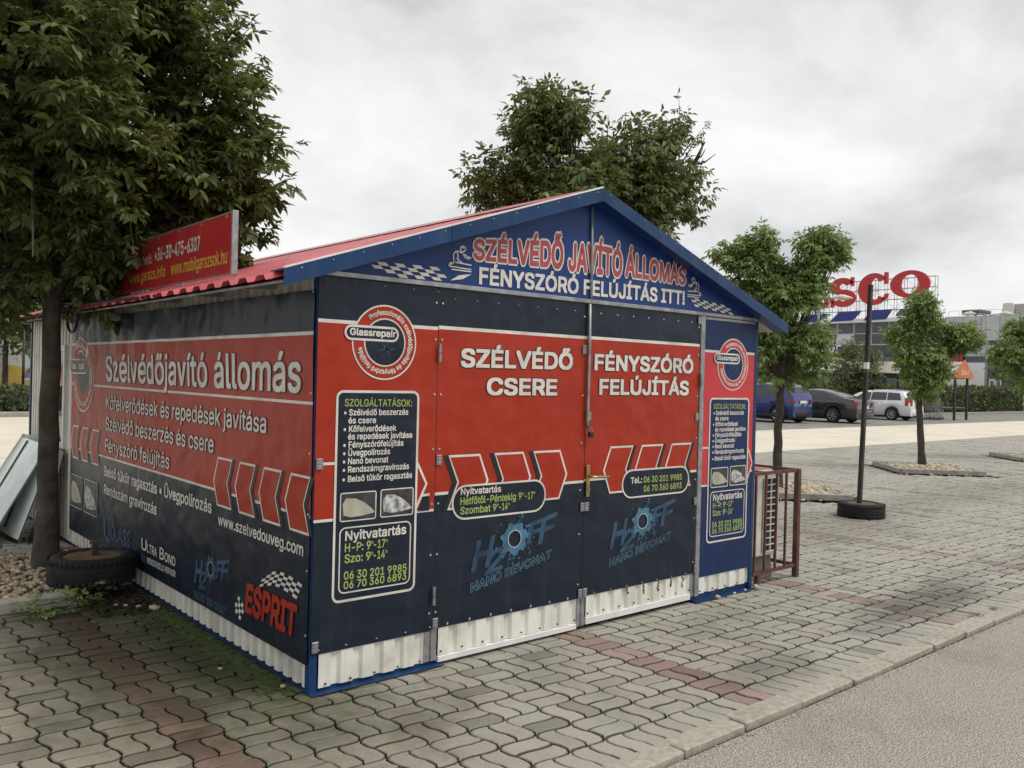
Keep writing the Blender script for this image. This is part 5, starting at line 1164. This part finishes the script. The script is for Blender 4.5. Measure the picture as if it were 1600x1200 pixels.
m = MB(); m.prism([(-1.16, 2.16), (1.16, 2.16), (1.16, 2.26), (0, 3.12), (-1.16, 2.26)], .06, .12, FR); gs = m.build('gable_sign', OR, sh)
letter(gs, FR, 'Zóna 2', (-.46, 2.34), (.46, 2.34), .26, PLATE, .125, .006, shear=.15)
WIRE = pm('trolley_wire', (.36, .37, .38), .35, .1, 9, metallic=.7)
def trolley(label, loc, rz):
    t = thing('shopping_trolley', label, 'trolley', loc, rz, 'nested shopping trolleys'); m = MB()
    A = [(-.26, 0, .95), (.26, 0, .95), (.21, .85, .85), (-.21, .85, .85)]; B = [(-.22, .08, .55), (.22, .08, .55), (.17, .80, .52), (-.17, .80, .52)]
    for P in (A, B):
        for k in range(4): m.tube([P[k], P[(k+1) % 4]], .010, 4)
    for k in range(4):
        a, b, c_, d_ = Vector(A[k]), Vector(A[(k+1) % 4]), Vector(B[k]), Vector(B[(k+1) % 4]); q = 8
        for j in range(q+1): m.tube([a.lerp(b, j/q), c_.lerp(d_, j/q)], .005, 3)
        for j in (1, 2): m.tube([a.lerp(c_, j/3), b.lerp(d_, j/3)], .005, 3)
    m.build('basket', WIRE, t); m = MB()
    for sgn in (-1, 1): m.tube([(sgn*.25, -.08, 1.02), (sgn*.24, .02, .9), (sgn*.22, .10, .52), (sgn*.24, .02, .16), (sgn*.20, .80, .16), (sgn*.19, .80, .50)], .014, 5)
    m.build('frame', WIRE, t, True); mb().tube([(-.26, -.08, 1.02), (.26, -.08, 1.02)], .018, 6).build('handle', pm_cache('handle_red', (.3, .03, .04)), t)
    for x_, y_ in ((-.24, .02), (.24, .02), (-.2, .8), (.2, .8)):
        w = MB(); w.lathe([(.0001, -.015), (.06, -.015), (.06, .015), (.0001, .015)], 12, (x_, y_, .062), 'x'); w.tube([(x_, y_, .06), (x_, y_, .17)], .012, 5); w.build('castor', BLACKP, t)
for k, lab in enumerate(('first shopping trolley of the row, nearest the white estate', 'second shopping trolley of the nested row', 'third shopping trolley of the nested row', 'fourth shopping trolley, nearest the shelter post')): trolley(lab, (42.35+k*.30, 15.35+k*.05, 0), -1.45)
mb().box((-.42, -.3, .62), (.42, .3, 1.12), .05).build('trolley_bin', pm('bin_grey', (.12, .125, .13), .5, .1, 8), None, False, (45.0, 16.4, 0)); tag(bpy.data.objects['trolley_bin'], 'dark grey box hung on the shelter rail between its posts', 'box')

# ------------------------------------------------------------------ far trees
def far_tree(label, px, D, zc, r_, seed, n=420, z0=0, mat=LEAFF, nm='distant_tree', grp='trees beyond the car park', sq=1.0):
    p = CAM+ray(px, 600)*D
    tree(nm, label, (p.x, p.y, z0), [(0, 0, zc, r_, r_, r_*sq), (r_*.45, 0, zc+r_*.3, r_*.6), (-r_*.5, 0, zc-r_*.1, r_*.6), (r_*.3, 0, zc-r_*.45, r_*.55), (-r_*.25, 0, zc+r_*.5, r_*.5)], .11, max(.8, zc-r_*.8), n, mat, BARK, seed, grp, gap=-.6, gapf=9/r_, shoot=.35*r_, leaf=.24*r_, leaflets=3, lw=.62, droop=.3, up=.4, per=6)
far_tree('young round tree behind the white estate, left of the thin pole', 1338, 47, 2.7, 1.25, 61)
far_tree('thin tree at the far right end of the hedge', 1597, 70, 3.9, 2.0, 64, z0=.0)
far_tree('tree by the store entrance at the far right', 1582, 88, 3.6, 1.9, 65, z0=.45)
far_tree('dark green tree far left beside the kiosk, over the painted wall', 8, 31, 4.1, 1.75, 71, 520, mat=LEAFB, nm='roadside_tree', grp='trees left of the kiosk')
far_tree('second dark tree left of the kiosk, half hidden by its corner', 62, 34, 4.0, 1.7, 72, 420, mat=LEAFB, nm='roadside_tree', grp='trees left of the kiosk')
pp = CAM+ray(36, 600)*30
mb().tube([(0, 0, 0), (0, 0, 3.2)], .045, 8).tube([(0, 0, 0), (0, 0, .5)], .06, 8).build('sign_pole', POST, None, True, (pp.x, pp.y, 0)); tag(bpy.data.objects['sign_pole'], 'thin dark pole left of the kiosk corner before the painted wall', 'pole')

# painted wall with lamp pictures, far left
WY = 37.0
wl_ = thing('painted_wall', 'white and yellow wall painted with hanging lamp pictures behind the left hedge', 'wall', (4, WY, 0))
YEL = pm('paint_yellow', (.62, .42, .10), .6, .12, 1.5); WW = pm('wall_white', (.66, .65, .60), .7, .08, 1.2, dirt=.2); LG = pm('paint_lamp_grey', (.20, .21, .22), .6, .25, 6); OY = pm('paint_orange', (.62, .24, .05), .6, .15, 2)
mb().box((-9, 0, 0), (8, .3, 3.4), .03).build('wall_body', WW, wl_)
WF = lambda u, v, d: (u, -d, v)
for u0 in (-7.5, -4.6, -1.7, 1.2):
    flat(wl_, WF, [(u0+.1*math.sin(k*1.1)+1.35*math.cos(k*2*math.pi/24), 1.0+.62*math.sin(k*2*math.pi/24)) for k in range(24)], YEL, .004, 'yellow_patch')
    flat(wl_, WF, disc(u0-.55, 1.75, .62, .70, 28), pm_cache('paint_pale_disc', (.48, .49, .48)), .008, 'round_print')
    flat(wl_, WF, [(u0+.55, 1.10), (u0+1.75, 1.10), (u0+1.62, 1.28), (u0+1.40, 1.55), (u0+1.28, 1.62), (u0+1.25, 1.86), (u0+1.05, 1.86), (u0+1.02, 1.62), (u0+.90, 1.55), (u0+.68, 1.28)], LG, .012, 'lamp_print')
    flat(wl_, WF, [(u0+.62, .98), (u0+1.68, .98), (u0+1.72, 1.08), (u0+.58, 1.08)], pm_cache('paint_pale_glass', (.6, .62, .62)), .012, 'lamp_glass_print')
    flat(wl_, WF, [(u0+2.0, .1), (u0+2.6, .1), (u0+2.6, .9), (u0+2.2, .7)], OY, .006, 'orange_patch')

# ------------------------------------------------------------------ street lamps
def street_lamp(label, px, D, h, z0=0):
    p = CAM+ray(px, 600)*D; t = thing('street_lamp', label, 'street lamp', (p.x, p.y, z0), 0, 'car park lamps'); h2 = h-z0; G = pm_cache('lamp_post_grey', (.30, .31, .32), rough=.5)
    m = MB(); m.tube([(0, 0, 0), (0, 0, h2*.5), (0, 0, h2)], [.13, .10, .07], 8); m.build('post', G, t, True); m = MB()
    d = RT.normalized()
    for s in (-1, 1): m.tube([Vector((0, 0, h2-.05)), d*s*.7+Vector((0, 0, h2+.12)), d*s*1.2+Vector((0, 0, h2+.15))], .05, 6)
    m.build('arms', G, t, True)
    for s in (-1, 1):
        c_ = d*s*1.9+Vector((0, 0, h2+.16)); m = MB(); m.tube([d*s*1.15+Vector((0, 0, h2+.15)), d*s*1.6+Vector((0, 0, h2+.22)), c_, d*s*2.5+Vector((0, 0, h2+.12))], [.08, .20, .22, .06], 8); m.build('lamp_head', CREAM, t, True)
street_lamp('double-headed street lamp in front of the store right of the shelter', 1540, 82, 8.7, .45)
street_lamp('double-headed street lamp half hidden by the tree near the big store letters', 1276, 64, 8.0)

# ------------------------------------------------------------------ the big store
BX = 115.0
st = thing('store_building', 'long grey store building with red rooftop letters, glass front and roof plant', 'building', (BX, 50, .45))
def BF(u, v, d): return (-d, -(u), v)          # u runs to the viewer's right along the facade
def bu(px, py=560): q = onX(px, py, BX); return (-(q.y-50), q.z-.45)
GP = pm('facade_grey', (.36, .37, .38), .5, .05, .6); GP2 = pm('facade_light', (.52, .53, .54), .45, .05, .6); GD = pm('facade_dark', (.07, .075, .085), .4, .15, 1); SW = pm('sign_white', (.74, .74, .74), .4, .04, 2)
BRED = pm('letter_red', (.52, .025, .030), .35, .05, 2); BBLU = pm('stripe_blue', (.02, .035, .22), .35, .05, 2); STEEL = pm('truss_steel', (.48, .49, .50), .45, .1, 3); GLB = glass('store_glass', (.045, .06, .07), .08)
def slab(name, mat, p0, p1, d0, d1, parent=st): m = MB(); m.prism([(p0[0], p0[1]), (p1[0], p0[1]), (p1[0], p1[1]), (p0[0], p1[1])], d0, d1, BF); return m.build(name, mat, parent)
uL, uR = -40.0, 75.0
uG0, uG1 = bu(1235)[0], bu(1478)[0]
slab('wall', GP, (uL, 0), (uR, 10.2), -40, 0); slab('roof', GP2, (uL, 10.21), (uR, 10.5), -40, .2)
# right wing: horizontal bands of panels and a dark window band
def band(px0, px1, y0, y1, n, mat, d, nm, gapm=None):
    a, z1 = bu(px0, y0); b, _ = bu(px1, y0); _, z0 = bu(px0, y1)
    for k in range(n):
        u0_, u1_ = a+(b-a)*k/n, a+(b-a)*(k+1)/n; slab(nm, mat, (u0_+.03, z0), (u1_-.03, z1), .02, d)
def bandz(px0, px1, z0, z1, n, mat, d, nm):
    a = bu(px0)[0]; b = bu(px1)[0]
    for k in range(n): slab(nm, mat, (a+(b-a)*k/n+.03, z0), (a+(b-a)*(k+1)/n-.03, z1), .02, d)
bandz(1478, 1760, 7.4, 10.6, 9, GP2, .5, 'facade_panel'); bandz(1478, 1760, 6.85, 7.38, 3, GD, .3, 'shadow_gap'); bandz(1478, 1760, 5.4, 6.83, 7, GP2, .35, 'facade_panel'); bandz(1478, 1760, 4.5, 5.38, 12, GLB, .10, 'window_pane'); bandz(1478, 1760, .02, 4.45, 9, GP, .12, 'facade_panel')
slab('sign_field', SW, (bu(1455)[0], .9+.5), (bu(1545)[0], 4.6), .14, .5)
slab('glass_porch', GLB, (bu(1548)[0], .02), (bu(1580)[0], 5.0), .13, .6)
for k in range(2):
    a = bu(1550+k*10)[0]; b = bu(1559+k*10)[0]; f = slab('door', WHITE, (a, .02), (b, 2.5), .61, .72); slab('door_glass', GLB, (a+.15, .3), (b-.15, 2.3), .73, .75, f)
# left wing: glass storey under the sign
for k in range(9):
    a = uG0+(uG1-uG0)*k/9; b = uG0+(uG1-uG0)*(k+1)/9; f = slab('window_bay', GP2, (a, 7.0), (b, 10.3), .02, .25); slab('window_pane', GLB if k % 3 else SW, (a+.12, 7.2), (b-.12, 8.6), .26, .28, f); slab('window_pane', GLB, (a+.12, 8.75), (b-.12, 10.15), .26, .28, f)
slab('canopy_band', GD, (uG0, 5.6), (uG1, 6.9), .02, .6)
for k in range(10):
    a = uG0+(uG1-uG0)*k/10; b = uG0+(uG1-uG0)*(k+1)/10; slab('shopfront_pane', GLB, (a+.06, .1), (b-.06, 5.5), .02, .12)
slab('portal_fascia', OR, (bu(1384)[0], 2.95), (bu(1520)[0], 4.05), 6.0, 7.0); slab('portal_fascia', OR, (bu(1262)[0], 2.95), (bu(1372)[0], 4.05), 6.0, 7.0)
for px in (1290, 1350, 1400, 1460, 1512): a = bu(px)[0]; slab('portal_column', GD, (a-.2, 0), (a+.2, 2.95), 6.2, 6.7)
slab('red_fascia', BRED, (bu(1270)[0], 2.8), (bu(1312)[0], 4.4), 1.0, 1.4)
letter(st, BF, 'F&F', (bu(1290)[0], 6.0), (bu(1318)[0], 6.0), 2.0, SW, .75, .01); letter(st, BF, 'M', (bu(1488)[0], 4.2), (bu(1504)[0], 4.2), 2.8, BRED, .62, .03, shear=.12)
# roof plant
def plant(px0, px1, y0, y1, mat, d0, d1, nm):
    a, z1 = bu(px0, y0); b, _ = bu(px1, y0); _, z0 = bu(px0, y1); z0 = max(z0, 10.5); m = MB(); P = rrect(a, z0, b, z1, min(.25, (z1-z0)*.3)); m.prism(P, d0, d1, BF); return m.build(nm, mat, st)
plant(1543, 1560, 469, 500, CREAM, -8, -5, 'air_duct'); plant(1558, 1588, 470, 487, SOFF, -8.5, -5.5, 'air_duct'); plant(1578, 1640, 474, 492, CREAM, -9, -6, 'air_duct'); plant(1488, 1520, 482, 488, GD, -6, -3, 'roof_panel'); plant(1500, 1503, 486, 500, GAL, -4.8, -4.6, 'roof_strut')
m = MB()
for k in range(26):
    u = uG1+k*1.3; m.tube([BF(u, 10.5, -.5), BF(u, 11.4, -.5)], .03, 4)
m.tube([BF(uG1, 11.4, -.5), BF(uG1+33, 11.4, -.5)], .03, 4); m.build('roof_railing', STEEL, st)
# rooftop sign: letters on a lattice
sg = thing('rooftop_sign', 'giant red rooftop letters over slanted blue stripes on a steel lattice', 'sign', (BX-1.5, 50, 10.9))
def su(px, py): q = onX(px, py, BX-1.5); return (-(q.y-50), q.z-10.9)
def slab_letter(ch, px0, px1, py0, py1, fn):
    a, zt = su(px0, py0); b, _ = su(px1, py0); _, zb = su(px0, py1); w, h = b-a, zt-zb; F = lambda u, v, d: BF(a+u*w, zb+v*h, d); m = MB(); fn(m, F); return m.build('letter_'+ch, BRED, sg)
def arc_band(m, F, cx, cy, rx, ry, ix, iy, a0, a1, n=40, ox=0):
    vs = []
    for k in range(n+1):
        a = R(a0+(a1-a0)*k/n); o = (cx+rx*math.cos(a), cy+ry*math.sin(a)); i = (cx+ox+ix*math.cos(a), cy+iy*math.sin(a))
        for d in (0, .35): vs += [F(*o, d), F(*i, d)]
    fs = []
    for k in range(n):
        b = k*4; fs += [(b+2, b+6, b+7, b+3), (b, b+1, b+5, b+4), (b, b+4, b+6, b+2), (b+1, b+3, b+7, b+5)]
    m.add(vs, fs+[(0, 2, 3, 1), (n*4, n*4+1, n*4+3, n*4+2)])
def rc(m, F, u0, v0, u1, v1): m.prism([(u0, v0), (u1, v0), (u1, v1), (u0, v1)], 0, .35, F)
def pl_(m, F, P): m.prism(P, 0, .35, F)
def fT(m, F): rc(m, F, .36, .06, .64, .92); rc(m, F, .0, .84, 1, 1); pl_(m, F, [(0, .62), (.10, .62), (.14, .84), (0, .84)]); pl_(m, F, [(.90, .62), (1, .62), (1, .84), (.86, .84)]); rc(m, F, .22, 0, .78, .08)
def fE(m, F): rc(m, F, .10, .05, .50, .95); rc(m, F, 0, .84, .96, 1); rc(m, F, 0, 0, 1, .16); rc(m, F, .50, .43, .76, .59); pl_(m, F, [(.84, .66), (.96, .66), (.96, .88), (.78, .88)]); pl_(m, F, [(.88, .34), (1, .34), (1, .12), (.82, .12)]); rc(m, F, .68, .36, .78, .66)
def fS(m, F):
    arc_band(m, F, .48, .70, .47, .30, .13, .10, 20, 270, 30); arc_band(m, F, .52, .30, .48, .30, .14, .10, -160, 90, 30); rc(m, F, .80, .70, .92, 1.0); rc(m, F, .04, 0, .16, .30)
def fC(m, F): arc_band(m, F, .52, .5, .52, .5, .17, .34, 40, 320, 44, .05); rc(m, F, .86, .64, .98, 1.0); pl_(m, F, [(.80, .14), (.98, .20), (1.0, .34), (.90, .34)])
def fO(m, F): arc_band(m, F, .5, .5, .5, .5, .22, .35, 0, 360, 56)
slab_letter('T', 1216, 1256, 442, 484, fT); slab_letter('E', 1261, 1296, 440, 483, fE); slab_letter('S', 1299, 1339, 436, 481, fS); slab_letter('C', 1343, 1390, 429, 478, fC); slab_letter('O', 1393, 1455, 425, 467, fO)
for pts in (((1205, 491), (1236, 488), (1230, 499), (1199, 502)), ((1260, 492), (1294, 490), (1281, 503), (1250, 504)), ((1312, 488), (1347, 486), (1333, 501), (1298, 503)), ((1362, 485), (1395, 483), (1385, 499), (1350, 501)), ((1408, 483), (1455, 480), (1436, 490), (1400, 494))):
    m = MB(); m.prism([su(*q) for q in pts], .0, .25, BF); m.build('blue_stripe', BBLU, sg)
m = MB(); m.prism([su(1200, 503), su(1458, 494), su(1458, 500), su(1200, 509)], .0, .2, BF); m.build('white_band', SW, sg)
m = MB(); u0_, zt = su(1205, 428); u1_, _ = su(1459, 428); zs = [.1, 2.2, 4.0, 5.9]
u1_ = su(1459, 440)[0]; ht = su(1459, 430)[1]
for d in (-.5, -1.3):
    for z in np.linspace(0, ht, 5): m.tube([BF(u0_, float(z), d), BF(u1_, float(z), d)], .045, 4)
    nb = 18
    for k in range(nb+1):
        u = u0_+(u1_-u0_)*k/nb; m.tube([BF(u, -.4, d), BF(u, ht, d)], .045, 4)
        if k < nb:
            u2 = u0_+(u1_-u0_)*(k+1)/nb
            for j in range(4): m.tube([BF(u if (j+k) % 2 else u2, ht*j/4, d), BF(u2 if (j+k) % 2 else u, ht*(j+1)/4, d)], .03, 3)
for k in range(nb+1): u = u0_+(u1_-u0_)*k/nb; m.tube([BF(u, ht, -.5), BF(u, ht, -1.3)], .03, 3)
m.build('lattice', STEEL, sg)

# grit swept against the kerb, weeds in its joints
me = pebble_mesh(900, lambda x, y: True, (-.5, -1.60, 14, -1.535), lambda x, y, r: -.020, 91, .002, .006); me.materials.append(PEB); kind(tag(link('kerb_grit', me), 'fine grit swept along the asphalt side of the kerb', 'grit'), 'stuff')
for k, (x, y, sc, lb_) in enumerate(((4.42, -1.40, 1.0, 'tuft of dry weeds at the kerb joint far right'), (4.75, -1.41, .7, 'smaller weed tuft beside the dry one at the kerb'))):
    t = thing('weed_tuft', lb_, 'weed', (x, y, 0)); m = MB(); rr = random.Random(k)
    for q in range(60):
        a = rr.uniform(0, 6.28); l = rr.uniform(.02, .06)*sc; bx_, by_ = rr.gauss(0, .05)*sc, rr.gauss(0, .018); c_, s_ = math.cos(a), math.sin(a); w = .002
        m.add([(bx_-s_*w, by_+c_*w, 0), (bx_+s_*w, by_-c_*w, 0), (bx_+c_*l*.8, by_+s_*l*.8, l*.7)], [(0, 1, 2)])
    m.build('blades', pm_cache('dry_weed', (.16, .15, .06)), t)

m = MB()
for k in range(13):
    for x_ in (-.15+k*.165, KW+.15-k*.165): m.tube([(x_, -.1178, zr(x_)-.012), (x_, -.1215, zr(x_)-.012)], .0045, 6)
kind(m.build('board_screws', GAL, K), 'stuff')
m = MB()       # overlapping ends and drip edges of the trim
for x_ in (.722, 2.95): m.add([(x_, -.1195, zr(x_)-.077), (x_+.05, -.1195, zr(x_+.05)-.077), (x_+.05, -.1195, zr(x_+.05)+.004), (x_, -.1195, zr(x_)+.004), (x_, -.1175, zr(x_)-.077), (x_, -.1175, zr(x_)+.004)], [(0, 1, 2, 3), (4, 0, 3, 5)])
m.build('board_lap', TRIM, K)
